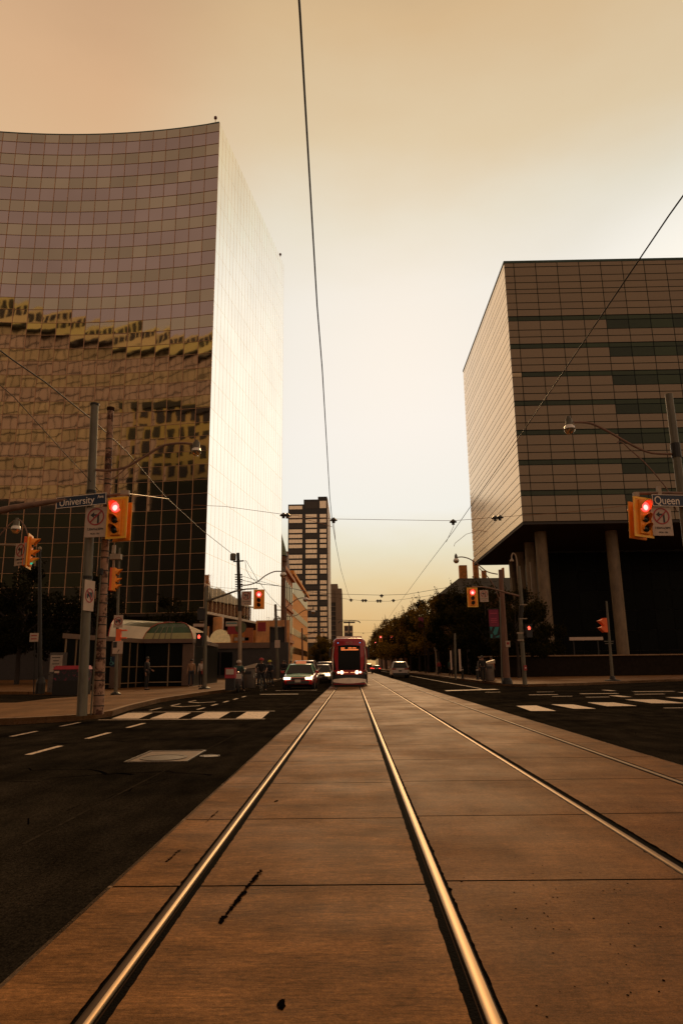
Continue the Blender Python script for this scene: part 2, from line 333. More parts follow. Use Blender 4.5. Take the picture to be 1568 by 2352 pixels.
# ---- kerbs and pavements
def pavement(name, pts, kerb_edges=None):
    struct(MB().prism(pts, -.1, .15).build(name, WALK))
    if kerb_edges:
        mb = MB()
        for ch in kerb_edges:
            for p, q in zip(ch[:-1], ch[1:]):
                p, q = Vector((*p, 0)), Vector((*q, 0)); d = (q-p).normalized(); n = Vector((-d.y, d.x, 0))*.16
                mb.add([p, q, q+n, p+n, p+Vector((0, 0, .153)), q+Vector((0, 0, .153)), q+n+Vector((0, 0, .153)), p+n+Vector((0, 0, .153))],
                       [(0, 1, 2, 3), (4, 5, 6, 7), (0, 1, 5, 4), (1, 2, 6, 5), (2, 3, 7, 6), (3, 0, 4, 7)])
        struct(mb.build('kerb', KERB))
left = [(-60, 13.5), (-14, 15.6), (-10, 16.3), (-8.08, 16.8), (-7.1, 17.5), (-6.72, 18.4), (-6.62, 19.4), (-7.0, 22), (-7.4, 27), (-7.2, 33), (-6.75, 38), (-6.6, 43), (-7.0, 60), (-7.3, 80), (-7.4, 300), (-7.4, 700),
        (-60, 700), (-60, 40), (-18.3, 37.9), (-14.3, 36.1), (-12.3, 32.5), (-11.6, 29.6), (-12.1, 28.2), (-11.9, 24.8), (-60, 23)]
pavement('sidewalk', left, [left[1:16]])
right = [(60, 64), (36, 56), (21.5, 48.2), (17, 44.8), (13.5, 41.9), (11.3, 41.0), (10.1, 40.6), (9.4, 41.4), (9.2, 43), (9.25, 60), (9.6, 90), (9.8, 700), (80, 700), (80, 70)]
pavement('sidewalk', right, [right[0:12][::-1]])
isl = [(9.35, 15.6), (9.1, 16.3), (9.05, 18.2), (9.3, 19.0), (10.4, 19.5), (26, 20), (26, 14)]
pavement('sidewalk', isl)

# ---- painted markings (thin sheets on the asphalt)
mb = MB(); Z = .004
def line(x0, x1, y0, y1): mb.quad((x0, y0, Z), (x1, y0, Z), (x1, y1, Z), (x0, y1, Z))
for k, (a, b, c, d) in enumerate([((-6.6, 20.7), (-5.85, 20.6), (-5.55, 18.3), (-6.3, 18.4)), ((-5.46, 20.65), (-4.7, 20.5), (-4.5, 18.15), (-5.25, 18.25)), ((-4.3, 20.6), (-3.57, 20.5), (-3.42, 18.0), (-4.15, 18.1)), ((-3.1, 20.6), (-2.42, 20.5), (-2.3, 17.85), (-2.98, 17.95)),
        ((5.06, 22.0), (5.7, 22.1), (5.55, 19.45), (4.88, 19.55)), ((6.3, 22.6), (6.95, 22.4), (6.9, 20.2), (6.3, 20.3)), ((7.75, 23.5), (8.55, 23.3), (8.5, 21.3), (7.6, 21.3)), ((9.6, 25.1), (10.6, 24.9), (10.5, 22.4), (9.5, 22.6)),
        ((11.6, 26.4), (12.6, 26.2), (12.5, 23.6), (11.5, 23.8)), ((13.6, 27.6), (14.6, 27.4), (14.5, 24.8), (13.5, 25))]):
    mb.quad((*a, Z), (*b, Z), (*c, Z), (*d, Z))
mb.quad((-6.5, 17.95, Z), (-2.2, 17.65, Z), (-2.2, 17.75, Z), (-6.5, 18.05, Z)); mb.quad((-6.6, 20.95, Z), (-2.3, 20.75, Z), (-2.3, 20.85, Z), (-6.6, 21.05, Z))
for y in (8.5, 10.84, 13.2, 15.55): line(-5.01, -4.90, y, y+1.2)
for y in (22.0, 24.2, 26.4, 28.6, 30.8): line(-4.90, -4.80, y, y+1.0)
for y in (13.8, 16.1): line(-6.72, -6.62, y, y+1.1)
for y in (21.9, 24.4, 27): line(-6.35, -6.27, y, y+1.3)
for xx, yy in ((-5.75, 23.6), (-5.75, 26.2)):               # chevrons of the bicycle lane
    for sgn in (-1, 1): mb.quad((xx, yy, Z), (xx, yy+.22, Z), (xx+sgn*.5, yy+.75, Z), (xx+sgn*.5, yy+.53, Z))
mb.quad((-4.45, 33.6, Z), (-2.6, 33.4, Z), (-2.6, 33.8, Z), (-4.45, 34.0, Z)); line(-4.3, -2.0, 38.9, 39.2)
for (x0, y0, x1, y1) in ((7.9, 28, 8.7, 28.2), (8.9, 27, 9.8, 27.2), (7.4, 29.6, 8.6, 29.9), (9.7, 30, 11.3, 30.4), (11.6, 29, 12.8, 29.3), (12.6, 31.6, 14.4, 32), (10.2, 26.9, 10.6, 28.3), (12, 33, 12.3, 34.2), (14, 29.5, 14.3, 30.6), (8.8, 20.1, 10.9, 20.25), (6.2, 33, 6.9, 33.2), (8.5, 32.6, 9.3, 32.8)): line(x0, x1, y0, y1)
mb.quad((4.7, 35.3, Z), (7.6, 36.6, Z), (7.5, 37.4, Z), (4.7, 36.2, Z))
mb.quad((6.9, 38, Z), (7.0, 38, Z), (7.4, 90, Z), (7.3, 90, Z)); line(7.35, 7.47, 95, 320)
struct(mb.build('road_markings', PAINT))
SEAM = mat('asphalt_seam', (.030, .024, .017), 1., var=.5, spec=0., scale=12)
mb = MB(); rnd = random.Random(5)
def seam(pts, wd):
    P = smoothpath([(x, y, .0025) for x, y in pts], 8)
    for a, b in zip(P[:-1], P[1:]):
        w1 = wd*rnd.uniform(.6, 1.3); mb.quad((a.x-w1, a.y, .0025), (a.x+w1, a.y, .0025), (b.x+w1, b.y, .0025), (b.x-w1, b.y, .0025))
seam([(-2.45, 5.4), (-2.42, 7.6), (-2.36, 9.8), (-2.28, 13), (-2.2, 17)], .014); seam([(-2.1, 22), (-2.25, 30)], .015); seam([(4.3, 11), (5.3, 14), (9, 16)], .012)
struct(mb.build('seam_road_markings', SEAM))
mb = MB(); CRK = mat('crack', (.003, .003, .003), 1., spec=0.)
def crack(a, b, wd, n=14, amp=.09):
    A, B = Vector((*a, .0022)), Vector((*b, .0022)); P = [A.lerp(B, i/n)+Vector((rnd.gauss(0, amp), rnd.gauss(0, amp), 0)) for i in range(n+1)]
    for p, q in zip(P[:-1], P[1:]):
        w_ = wd*rnd.uniform(.4, 1.4); mb.quad((p.x-w_, p.y-w_*1.5, .0022), (p.x+w_, p.y+w_*1.5, .0022), (q.x+w_, q.y+w_*1.5, .0022), (q.x-w_, q.y-w_*1.5, .0022))
for a, b, w_ in (((-6, 7.2), (-2.2, 9.2), .012), ((-4.4, 9.4), (-1.6, 8.6), .011), ((-5.2, 12.4), (-2, 13.4), .014), ((-3.0, 5.2), (-2.2, 8.2), .008), ((-9, 11), (-5, 14), .014), ((5, 13), (9, 15), .014), ((4.4, 16), (12, 18.5), .016), ((-6, 24), (-2, 27), .02), ((6, 26), (14, 34), .02), ((-3.6, 15), (-2.6, 22), .012)): crack(a, b, w_)
struct(mb.build('crack_road_markings', CRK))
mb = MB(); PAT = ground_mat('asphalt_patch', (.016, .013, .0095), (.030, .024, .017), patch=.8, rough=.95, spec=0., fine=90, grain=.7)
for (x0, y0, x1, y1) in ((-4.3, 6.4, -3.3, 8.4), (-6.4, 11.2, -5.6, 14.5), (-3.6, 14.2, -2.5, 16.4), (5.2, 15.5, 6.6, 18.4), (7.4, 11.5, 9.2, 13.6), (-3.9, 24.5, -2.5, 29)):
    mb.quad((x0, y0, .0015), (x1, y0+.05, .0015), (x1-.04, y1, .0015), (x0+.03, y1-.04, .0015))
struct(mb.build('patch_road_markings', PAT))
# tar splashes on the slab
mb = MB()
def blob(pts, wd, n=24, seed=1):
    rr = random.Random(seed); P = [Vector((*p, .005)) for p in pts]
    for k in range(n):
        t = (k+rr.random())/n; a = P[0].lerp(P[1], t); s_ = wd*rr.uniform(.3, 1.2); kk = rr.randint(5, 8)
        mb.add([a+Vector((rr.gauss(0, .006)+s_*rr.uniform(.6, 1.2)*math.cos(2*PI*i/kk), s_*rr.uniform(1.2, 3.2)*math.sin(2*PI*i/kk), .0002*k)) for i in range(kk)], [tuple(range(kk))])
def jp(x, y): g = gnd(24.5+.4922*x, 1531.2+.4922*y); return (g.x, g.y)
blob([jp(978, 1198), jp(1168, 958)], .014, 46, 2); blob([jp(725, 915), jp(795, 855)], .010, 12, 3); blob([jp(910, 730), jp(975, 670)], .010, 12, 4); blob([jp(1262, 1595), jp(1270, 1566)], .012, 8, 5); blob([jp(1235, 632), jp(1240, 628)], .012, 4, 6)
rr = random.Random(9)
for k in range(90):
    x, y = rr.gauss(1.05, .34), rr.gauss(3.9, .75)
    if not (.6 < x < 1.9): continue
    s_ = rr.uniform(.002, .007); mb.add([(x+s_*math.cos(i)*rr.uniform(.6, 1.3), y+s_*1.3*math.sin(i)*rr.uniform(.6, 1.3), .005) for i in range(6)], [tuple(range(6))])
struct(mb.build('tar_road_markings', TAR))
# manhole
IRON = mat('cast_iron', (.10, .075, .05), .5, .7, var=.4, scale=20, bump=.5, bscale=60)
PATCHC = mat('patch_concrete', (.16, .10, .06), .7, var=.35, scale=8, bump=.3)
t = thing('manhole_cover', 'square concrete manhole surround with round iron lid in the dark asphalt', 'manhole', (-2.72, 10.45, 0))
MB().box((0, 0, .004), (.8, 1.2, .008)).build('surround', PATCHC, t)
mb = MB(); mb.box((-.42, 0, .009), (.035, 1.27, .018)); mb.box((.42, 0, .009), (.035, 1.27, .018)); mb.box((0, .62, .009), (.8, .035, .018)); mb.box((0, -.62, .009), (.8, .035, .018)); mb.build('frame', IRON, t)
MB().lathe([(.33, .006), (.33, .018), (.29, .018), (.29, .013), (.06, .016), (.0, .016)], (0, -.2, 0), 28).build('lid', IRON, t)
t = thing('valve_cover', 'small round iron valve lid beside the manhole surround', 'valve cover', (-2.1, 10.4, 0))
MB().lathe([(.13, .001), (.13, .012), (.10, .014), (0, .014)], n=20).build('lid', IRON, t); MB().torus((0, 0, .009), .14, .008, n=24).build('rim', IRON, t)
for o in t.children:
    if o.name.startswith('rim'): o.data.transform(Matrix.Rotation(PI/2, 4, 'Y') @ Matrix.Identity(4)); o.location.z = .009

# ================================================================== curved glass tower (left)
BRONZE = mat('bronze_mullion', (.56, .32, .17), .45, .3, var=.15)
PARAPET = mat('green_parapet', (.03, .06, .045), .5, .3)
SHADESTONE = mat('shaded_stone', (.035, .027, .021), .5, var=.3)  # ground floor shade put into the stone colour
SOFFIT = mat('shaded_soffit', (.03, .022, .016), .7)  # shade below the building put into the soffit colour
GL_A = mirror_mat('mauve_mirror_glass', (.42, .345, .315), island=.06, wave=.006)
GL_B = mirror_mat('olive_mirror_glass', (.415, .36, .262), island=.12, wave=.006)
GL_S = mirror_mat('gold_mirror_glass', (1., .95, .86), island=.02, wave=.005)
t = thing('glass_tower', 'tall tower of concave mirrored glass, its street side shining white', 'office building', (-17.3, 80, 0)); TW = t
ZT, ZB, FL = 75.25, 7.72, 3.70
cx, cyc, RC = -35.6, 81.65, 101.
def fy(x): return cyc-(x-cx)**2/(2*RC)
xs = [-17.3-1.92*k for k in range(24)]
zrows = []; z = ZT-3.0
zs = [ZT, ZT-1.35]; 
z = ZT-1.35
while z-1.95 > ZB:
    zs.append(z-1.95); z -= 1.95
    if z-1.75 > ZB: zs.append(z-1.75); z -= 1.75
zs.append(ZB)
O = Vector((-17.3, 80, 0)); rnd = random.Random(11); mb = MB()
for r in range(len(zs)-1):
    for k in range(len(xs)-1):
        x0, x1 = xs[k], xs[k+1]; a, b = Vector((x0, fy(x0), 0))-O, Vector((x1, fy(x1), 0))-O
        tl, tv = rnd.gauss(0, .0028), rnd.gauss(0, .0028); mb.mi = 0 if r % 2 == 1 else 1
        za, zb = zs[r], zs[r+1]; hw = 1.92
        f = lambda p, u, v: (p.x, p.y+tl*u*hw/2+tv*v*1.85/2, za if v > 0 else zb)
        mb.quad(f(b, -1, -1), f(a, 1, -1), f(a, 1, 1), f(b, -1, 1))
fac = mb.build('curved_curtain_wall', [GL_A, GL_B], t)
mb = MB()
for k, x in enumerate(xs): mb.box((x-O.x, fy(x)-80-.045, (ZT+ZB)/2), (.04, .08, ZT-ZB))
for z in zs[1:]:
    for k in range(len(xs)-1):
        a, b = Vector((xs[k], fy(xs[k])-.03, z))-O, Vector((xs[k+1], fy(xs[k+1])-.03, z))-O
        d = (b-a); mb.box((a+b)/2, (d.length-.042, .05, .035), rz=math.atan2(d.y, d.x))
mb.build('front_mullions', BRONZE, t)
sd_ = Vector((5.5, 34.3, 0)); sl = sd_.length; su = sd_.normalized(); sn = Vector((su.y, -su.x, 0)); mb = MB()
NB = 25; levels = [ZT]+[ZT-1.35-FL*k for k in range(18)]+[ZB]
levels = [z for z in levels if z >= ZB]
for i in range(NB):
    for k in range(len(levels)-1):
        a, b = su*(sl*i/NB), su*(sl*(i+1)/NB); e = rnd.gauss(0, .0009)
        mb.quad((a.x+e, a.y, levels[k+1]), (b.x-e, b.y, levels[k+1]), (b.x-e, b.y, levels[k]), (a.x+e, a.y, levels[k]))
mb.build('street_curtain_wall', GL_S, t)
mb = MB(); ang = math.atan2(su.y, su.x)
for i in range(NB+1):
    c = su*(sl*i/NB)-sn*.018; mb.box((c.x, c.y, (ZT+ZB)/2), (.05, .05, ZT-ZB), rz=ang)
for z in levels[1:-1]:
    for i in range(NB):
        c = su*(sl*(i+.5)/NB)-sn*.006; mb.box((c.x, c.y, z), (sl/NB-.062, .016, .04), rz=ang)
GOLDM = mat('gold_mullion', (.86, .60, .30), .25, 1.)
mb.build('street_mullions', GOLDM, t)
foot = [(x-O.x, fy(x)-80+.15) for x in xs]
back_ = [(xs[-1]-O.x, 36), (5.5-.12, 34.3)]
poly = [(-.12, .1)]+foot[1:]+[(foot[-1][0], 36), (5.3, 34.3)]
MB().prism(poly, ZT-.05, ZT+.35).build('roof_parapet', PARAPET, t)
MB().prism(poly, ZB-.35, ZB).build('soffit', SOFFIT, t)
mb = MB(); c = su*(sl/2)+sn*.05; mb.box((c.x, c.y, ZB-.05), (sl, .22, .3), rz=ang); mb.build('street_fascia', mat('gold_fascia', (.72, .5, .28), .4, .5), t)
mb = MB(); mb.box((-20, 18, 3.8), (34, 26, 7.5)); mb.build('ground_floor_wall', SHADESTONE, t)
STONE_LIT = mat('orange_lit_stone', (.62, .27, .08), .35, var=.5, scale=.8, stretch=(1, 1, .6), bump=.1)  # warm orange light on the stone put into its colour
for k, (px, Y, wd) in enumerate(((500, 84, 1.1), (640, 108, 1.0))):
    q = at(px, 1500, Y)-O; MB().box((q.x, q.y, 3.7), (wd, 1.2, 7.3)).build('column', STONE_LIT, t, bevel=.05)
for k, (px, py) in enumerate(((497.3, 282, ), )):
    pass
LAMPRED = mat('beacon_glass', (.12, .02, .01), .3)
for (x, y) in ((-.7, .4), (5.0, 33)):
    m = MB().tube([(x, y, ZT+.3), (x, y, ZT+1.1)], .05).build('beacon', BRONZE, t); MB().lathe([(.12, 0), (.22, .1), (.22, .35), (.1, .5)], (x, y, ZT+1.0), 10).build('beacon_lamp', LAMPRED, m)
t = thing('upper_shop_window', 'pale arched window under the glass tower above the corner shop', 'window', at(505, 1475, 79))
AMBER = mat('lit_window', (.6, .45, .22), .5, emit=(1., .62, .24), es=.16, var=.3)
pts = [(1.3*math.cos(a)*.95, 1.45*math.sin(a)) for a in [PI*k/14 for k in range(15)]]
MB().slab_xz([(-1.24, -1.1)]+[(1.24, -1.1)]+pts, 0, .08).build('pane', AMBER, t); mb = MB(); mb.box((-1.36, -.02, .3), (.16, .2, 3)); mb.box((1.36, -.02, .3), (.16, .2, 3)); mb.box((0, -.03, -.1), (2.5, .08, .1)); mb.build('frame', STONE_LIT, t)

# ================================================================== glass box on columns (right)
FRIT = mat('fritted_shaded', (.235, .165, .083), .35, 0, var=.06, spec=.6, island=.06)  # same panels as the side, shade of the front put into the colour
FRITS = mat('fritted_lit', (.90, .64, .36), .16, .9, var=.05, scale=.2, rvar=.04, spec=.8, island=.02)  # bright light on the street side put into the colour
GREENV = mirror_mat('green_vision_glass', (.035, .050, .020), metal=0., rough=.12, island=.3, spec=.3)
LINE = mat('dark_joint', (.004, .010, .009), .6, spec=.1)
CREAM = mat('cream_blind', (.55, .42, .25), .7)
t = thing('box_building', 'fritted glass box building raised on tall concrete columns', 'laboratory building', (23.2, 90, 0)); BX = t
Z0, Z1, FH, W_, DP = 20.0, 59.0, 39/9, 37.0, 38.0
vx = [0, 1.4]
while vx[-1]+3.17 < W_: vx.append(vx[-1]+3.17)
vx.append(W_)
rows = []
for f in range(9):
    zt = Z1-f*FH
    h = [.165, .335, .25, .25]; z = zt
    for k, q in enumerate(h): rows.append((z-q*FH, z, k, f)); z -= q*FH
mb = MB(); bands = {}
for zb, zt, k, f in rows:
    for i in range(len(vx)-1):
        a, b = vx[i]+.05, vx[i+1]-.05; g = (k == 0 and f >= 2) or (k == 1 and f >= 2 and i >= 5-(f > 6)*0 and f <= 8)
        tgt = bands.setdefault(f, MB()) if g else mb; tgt.mi = 1 if (k == 0 and f == 4 and i == 0) else 0
        y = .05 if g else 0
        tgt.quad((a, y, zb+.055), (b, y, zb+.055), (b, y, zt-.055), (a, y, zt-.055))
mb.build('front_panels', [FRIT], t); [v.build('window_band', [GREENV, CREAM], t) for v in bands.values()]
mb = MB()
for zb, zt, k, f in rows:
    n = 4
    for i in range(n): mb.quad((0, DP*i/n+.012, zb+.05), (0, DP*(i+1)/n-.012, zb+.05), (0, DP*(i+1)/n-.012, zt-.05), (0, DP*i/n+.012, zt-.05))
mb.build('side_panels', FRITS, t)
MB().box((W_/2+.1, DP/2, (Z0+Z1)/2), (W_-.1, DP-.2, Z1-Z0-.06)).build('core_wall', LINE, t)
MB().box((W_/2, DP/2, Z1+.15), (W_+.1, DP+.1, .36)).build('roof_parapet', PARAPET, t)
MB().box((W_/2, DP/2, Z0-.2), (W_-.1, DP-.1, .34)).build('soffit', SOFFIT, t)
CCOL = mat('column_concrete', (.17, .115, .062), .6, var=.35, scale=1.2, stretch=(1, 1, .4))
for k, (px, Y, R_) in enumerate(((1252, 95.4, .80), (1224, 104, .72), (1200, 113, .70), (1418, 95.4, .80), (1600, 95.4, .8), (1182, 121, .65))):
    q = at(px, 1380, Y)-Vector((23.2, 90, 0)); MB().lathe([(R_, 0), (R_, Z0-.4)], (q.x, q.y, 0), 18).build('column', CCOL, t, smooth=True)
    if k in (1, 2, 0):
        MB().box((q.x-R_-.5, q.y+1.2, 11.5), (.35, .5, 8)).build('fin', CCOL, t)
DGL = mirror_mat('lobby_glass', (.006, .007, .006), metal=0., rough=.3, island=.3, spec=.03)  # undercroft shade put into the near black glass colour
mb = MB()
for i in range(10):
    for k in range(6): mb.quad((8+3*i, 22, 3.2*k+.1), (10.94+3*i, 22, 3.2*k+.1), (10.94+3*i, 22, 3.2*k+3.22), (8+3*i, 22, 3.2*k+3.22))
mb.build('lobby_glazing', DGL, t); mb = MB(); mb.box((23, 30, 9.9), (30.4, 15, 19.8)); mb.build('lobby_core', SHADESTONE, t)
t = thing('planter_wall', 'long low shaded concrete planter wall beneath the glass box building', 'wall', (14, 61, .15))
WALLC = mat('shaded_concrete', (.018, .013, .009), .9, var=.3, spec=.05)  # shade beneath the raised box put into the concrete colour
mb = MB(); mb.box((14, 5, .9), (32, 3, 1.8), rz=.1); mb.build('wall', WALLC, t)
mb = MB(); mb.box((14, 4.9, 1.84), (32.2, 3.2, .1), rz=.1); mb.build('coping', KERB, t)

# ================================================================== buildings further down the street
BRICK = mat('warm_lit_sandstone', (.62, .24, .06), .8, var=.4, scale=1.4, bump=.2, bscale=6)  # warm light on the street facade put into the stone colour
BRICKD = mat('dark_sandstone', (.16, .07, .028), .75, var=.4, scale=1.4)
COPPER = mat('copper_roof', (.16, .19, .10), .6, var=.25)
DWIN = mirror_mat('dark_window', (.02, .018, .015), metal=0., rough=.1)
t = thing('turreted_building', 'red sandstone building with a round turret and green conical roof', 'building', (-12.5, 119, 0))
MB().box((-8, 13, 9.5), (16, 26, 19)).build('wall', BRICK, t)
MB().lathe([(1.2, 0), (1.2, 19.6), (1.4, 19.8), (1.4, 20.6), (1.15, 20.8)], (-.35, 1.9, 0), 14).build('turret', BRICKD, t, smooth=True)
MB().lathe([(1.5, 20.8), (.9, 23), (.1, 26)], (-.35, 1.9, 0), 14).build('turret_roof', COPPER, t)
mb = MB(); mb.slab_xz([(-.5, 0), (.5, 0), (.5, 1)], 0, 0) if False else None
mb.box((.15, 14, 19.2), (.9, 24, .7)); mb.box((.1, 14, 12.4), (.5, 24, .5)); mb.box((.1, 14, 6.3), (.6, 24, .6)); mb.build('cornice', BRICK, t)
mb = MB(); mb.add([(-6, 9, 19.4), (-6, 18, 19.4), (.2, 9, 19.4), (.2, 18, 19.4), (-6, 13.5, 23.6), (.2, 13.5, 23.6)], [(2, 3, 5), (0, 1, 4), (0, 2, 5, 4), (1, 3, 5, 4)]); mb.build('gable', BRICKD, t)
for f in range(3):
    for k in range(6):
        q = MB().box((.02, 5.5+3.6*k, 3.6+6.0*f), (.3, 1.5, 3.4)).build('window', DWIN, t)
TANC = mat('orange_lit_precast', (.85, .37, .09), .8, var=.2, spec=.1)  # strong orange light on the facade put into the precast colour
t = thing('banded_office', 'low tan office building with rows of narrow window slots', 'office building', (-14, 160, 0))
MB().box((-9, 29, 11.8), (18, 58, 23.6)).build('wall', TANC, t)
mb = MB(); mb.box((.1, 29, 23.2), (.8, 58.6, .8)); mb.build('cornice', TANC, t)
for f, z in enumerate((5.2, 9.6, 14.0, 20.4)):
    for k in range(16): MB().box((.03, 2.6+3.45*k, z), (.16, 1.7 if f < 3 else 2.3, 1.6 if f < 3 else 3.6)).build('window', DWIN, t)
DARKT = mat('black_metal_frame', (.02, .018, .015), .5, var=.2)
BLIND = mat('sky_pale_glass', (.90, .76, .55), .28, .6, var=.22, scale=2.2, stretch=(3.2, 1, .1), spec=.7)  # pale tone stands in for sky reflected in the windows
BLINDD = mat('balcony_recess', (.055, .045, .034), .6, var=.3)
SIDEC = mat('pale_tower_side', (.55, .40, .24), .6, var=.2, scale=.5)
t = thing('apartment_tower', 'black slab apartment tower with pale sky bright window bands', 'apartment tower', (-35.5, 380, 0))
hs = [(0, 8.9, 92.6), (8.9, 17.1, 95.4), (17.1, 22.4, 97.0)]
mb = MB()
for a, b, h in hs: mb.box(((a+b)/2, 24, h/2), (b-a-.01, 48, h))
mb.build('frame', DARKT, t)
MB().box((22.55, 24, 48), (.3, 48, 96)).build('side_wall', SIDEC, t)
wc = [(.55, 8.1), (10.0, 16.4), (18.1, 21.8)]; rnd = random.Random(4)
dark = {(3, 0), (3, 2), (5, 1), (8, 0), (8, 2), (10, 1), (13, 0), (13, 2), (15, 1), (18, 2), (20, 1), (0, 1)}
for f in range(26):
    for c, (a, b) in enumerate(wc):
        z = 89.8-2.93*f-(1.2 if f else 0)+(.9 if f == 0 else 0); hh = 2.0
        if f == 0 and c == 2: hh = 4.2; z += 1.6
        if f == 0 and c == 1: hh = 4.0; z += 1.3
        if z < 3: continue
        dk = (f, c) in dark
        wdw = MB().box(((a+b)/2+(.3 if dk else 0), -.04, z), (b-a+(.7 if dk else 0), .1, hh)).build('window', BLINDD if dk else BLIND, t)
CONCT = mat('grey_precast', (.23, .16, .10), .7, var=.2)
t = thing('balcony_tower', 'grey concrete tower with stacked balconies behind the black apartment slab', 'apartment tower', (-15.5, 480, 0))
mb = MB(); mb.box((4.4, 15, 26), (8.8, 30, 52)); mb.box((6.6, 14, 27.5), (4.4, 31, 55)); mb.box((2.8, 15, 29.5), (6, 20, 59)); mb.build('wall', CONCT, t)
MB().box((3.0, -.2, 24), (4.4, .5, 42)).build('balcony_recess', BLINDD, t)
for k in range(13): MB().box((3.0, -.7, 6+3.3*k), (4.4, 1.4, .35)).build('balcony', CONCT, t)
t = thing('stepped_apartments', 'pale stepped apartment block with gridded balconies closing the street view', 'apartment building', (-8, 700, 0))
mb = MB(); mb.box((4.5, 10, 21), (9, 20, 42)); mb.box((10.6, 12, 12), (3.2, 20, 24)); mb.build('wall', SIDEC, t)
for k in range(6):
    for c in range(2): MB().box((2.4+4.3*c, -.1, 7+6.4*k), (3.5, .4, 4.6)).build('window', BLINDD, t)
SLATE = mat('slate_roof', (.05, .038, .026), .8, var=.3, scale=2)
t = thing('hip_roof_house', 'dark hip roofed house with tall chimneys behind the street trees', 'house', (19, 145, 0))
MB().box((14, 10, 8), (28, 20, 16)).build('wall', BRICKD, t)
r_ = MB().add([(-.6, -.6, 16), (28.6, -.6, 16), (28.6, 20.6, 16), (-.6, 20.6, 16), (5, 7, 20.2), (24, 7, 20.2), (24, 13, 20.2), (5, 13, 20.2)], [(0, 1, 5, 4), (1, 2, 6, 5), (2, 3, 7, 6), (3, 0, 4, 7), (4, 5, 6, 7), (0, 1, 2, 3)]).build('roof', SLATE, t)
for x, w1, h in ((6.3, 1.7, 3.3), (9.2, 1.1, 4.6), (11.0, .9, 2.0), (15.3, .35, 2.6)): MB().box((x, 8.5, 20+h/2), (w1, 1.4, h)).build('chimney', BRICK, r_)
for k in range(5):
    for f in range(3): MB().box((3.2+5*k, -.05, 3.5+4.6*f), (1.5, .2, 2.4)).build('window', DWIN, t)
# ---- what the curved glass mirrors: the city block behind the camera
YEL = mat('yellow_stone', (.48, .37, .14), .7, var=.15)
GRID = mat('brown_cladding', (.52, .40, .29), .5, var=.12, scale=.4, island=.1)
BASEG = mat('dark_lower_cladding', (.012, .018, .013), .6, var=.4)
t = thing('brown_office_block', 'brown gridded office block with yellow crown, mirrored in the curved glass', 'office building', (-82, -24, 0)); t.rotation_euler.z = .33
mb = MB()
for i in range(-10, 16):
    for k in range(15): mb.quad((2.6*i+.13, 0, 47+3.4*k+.2), (2.6*i+2.47, 0, 47+3.4*k+.2), (2.6*i+2.47, 0, 47+3.4*k+3.2), (2.6*i+.13, 0, 47+3.4*k+3.2))
mb.build('wall', GRID, t)
MB().box((6, -9, 49), (68, 17.8, 98)).build('frame', mat('cladding_joint', (.03, .022, .018), .6), t)
MB().box((6, .5, 23), (68, 1, 46)).build('base_wall', BASEG, t)
MB().box((6, -8, 101.5), (69, 18.5, 7)).build('crown', mat('yellow_crown', (.74, .63, .30), .7, var=.12), t)
for i in range(-12, 18):
    MB().box((2.3*i, 1.26, 102.6), (1.5, .3, 2.6)).build('window', DARKT, t)
MB().box((6, -8, 98.1), (69, 18.8, .8)).build('ledge', DARKT, t)
t = thing('yellow_corner_block', 'yellow stone block with dark windows, mirrored low in the curved glass', 'building', (-48.5, 12, 0))
MB().box((0, 0, 30), (18, 24, 60)).build('wall', YEL, t); MB().box((0, 12.3, 21), (18, .6, 42)).build('base_wall', BASEG, t)
for i in range(6):
    for k in range(4): MB().box((-7.6+3*i, 12.02, 44.5+4.1*k), (1.7, .3, 2.5)).build('window', DARKT, t)
MB().box((0, 12.2, 58.8), (18.2, .6, 1.6)).build('cornice', DARKT, t)

# ================================================================== street furniture
GALV = mat('galvanised_pole', (.13, .115, .08), .55, .3, var=.3, scale=5, stretch=(1, 1, .3), bump=.1)
GALVL = mat('pale_metal', (.32, .24, .165), .5, .5, var=.2)
RUSTP = mat('rusty_pole', (.32, .185, .115), .75, .1, var=.35, scale=4, bump=.4, bscale=18, dirt=((.07, .022, .010), 3.4, .50))
BROWNP = mat('brown_pole', (.20, .11, .07), .6, .1, var=.3, scale=4)
WOOD = mat('weathered_wood', (.19, .10, .065), .85, var=.4, scale=3, stretch=(6, 6, .4), bump=.4, bscale=14)
DARKM = mat('dark_metal', (.02, .018, .015), .5, .4, var=.2)
YELB = mat('yellow_backboard', (.96, .36, .025), .45, var=.08, scale=6)
YELR = mat('retroreflective_border', (1.0, .52, .04), .35, var=.06)
ORB = mat('orange_signal_back', (.85, .13, .02), .55, var=.15)
YELH = mat('yellow_housing', (.90, .30, .02), .5, var=.12)
BLK = mat('black_paint', (.012, .011, .01), .5)
LRED = mat('red_lens', (.9, .03, .03), .25, emit=(1., .07, .06), es=2.1, var=.1, scale=30)
LREDC = mat('red_lens_core', (.9, .2, .2), .25, emit=(1., .34, .30), es=2.6, var=.05)
LOFF = mat('dark_lens', (.012, .02, .018), .2)
LGRN = mat('green_lens', (.02, .3, .2), .25, emit=(.03, .6, .35), es=.7)
HANDR = mat('hand_lens', (.9, .05, .03), .3, emit=(1., .09, .05), es=2.6)
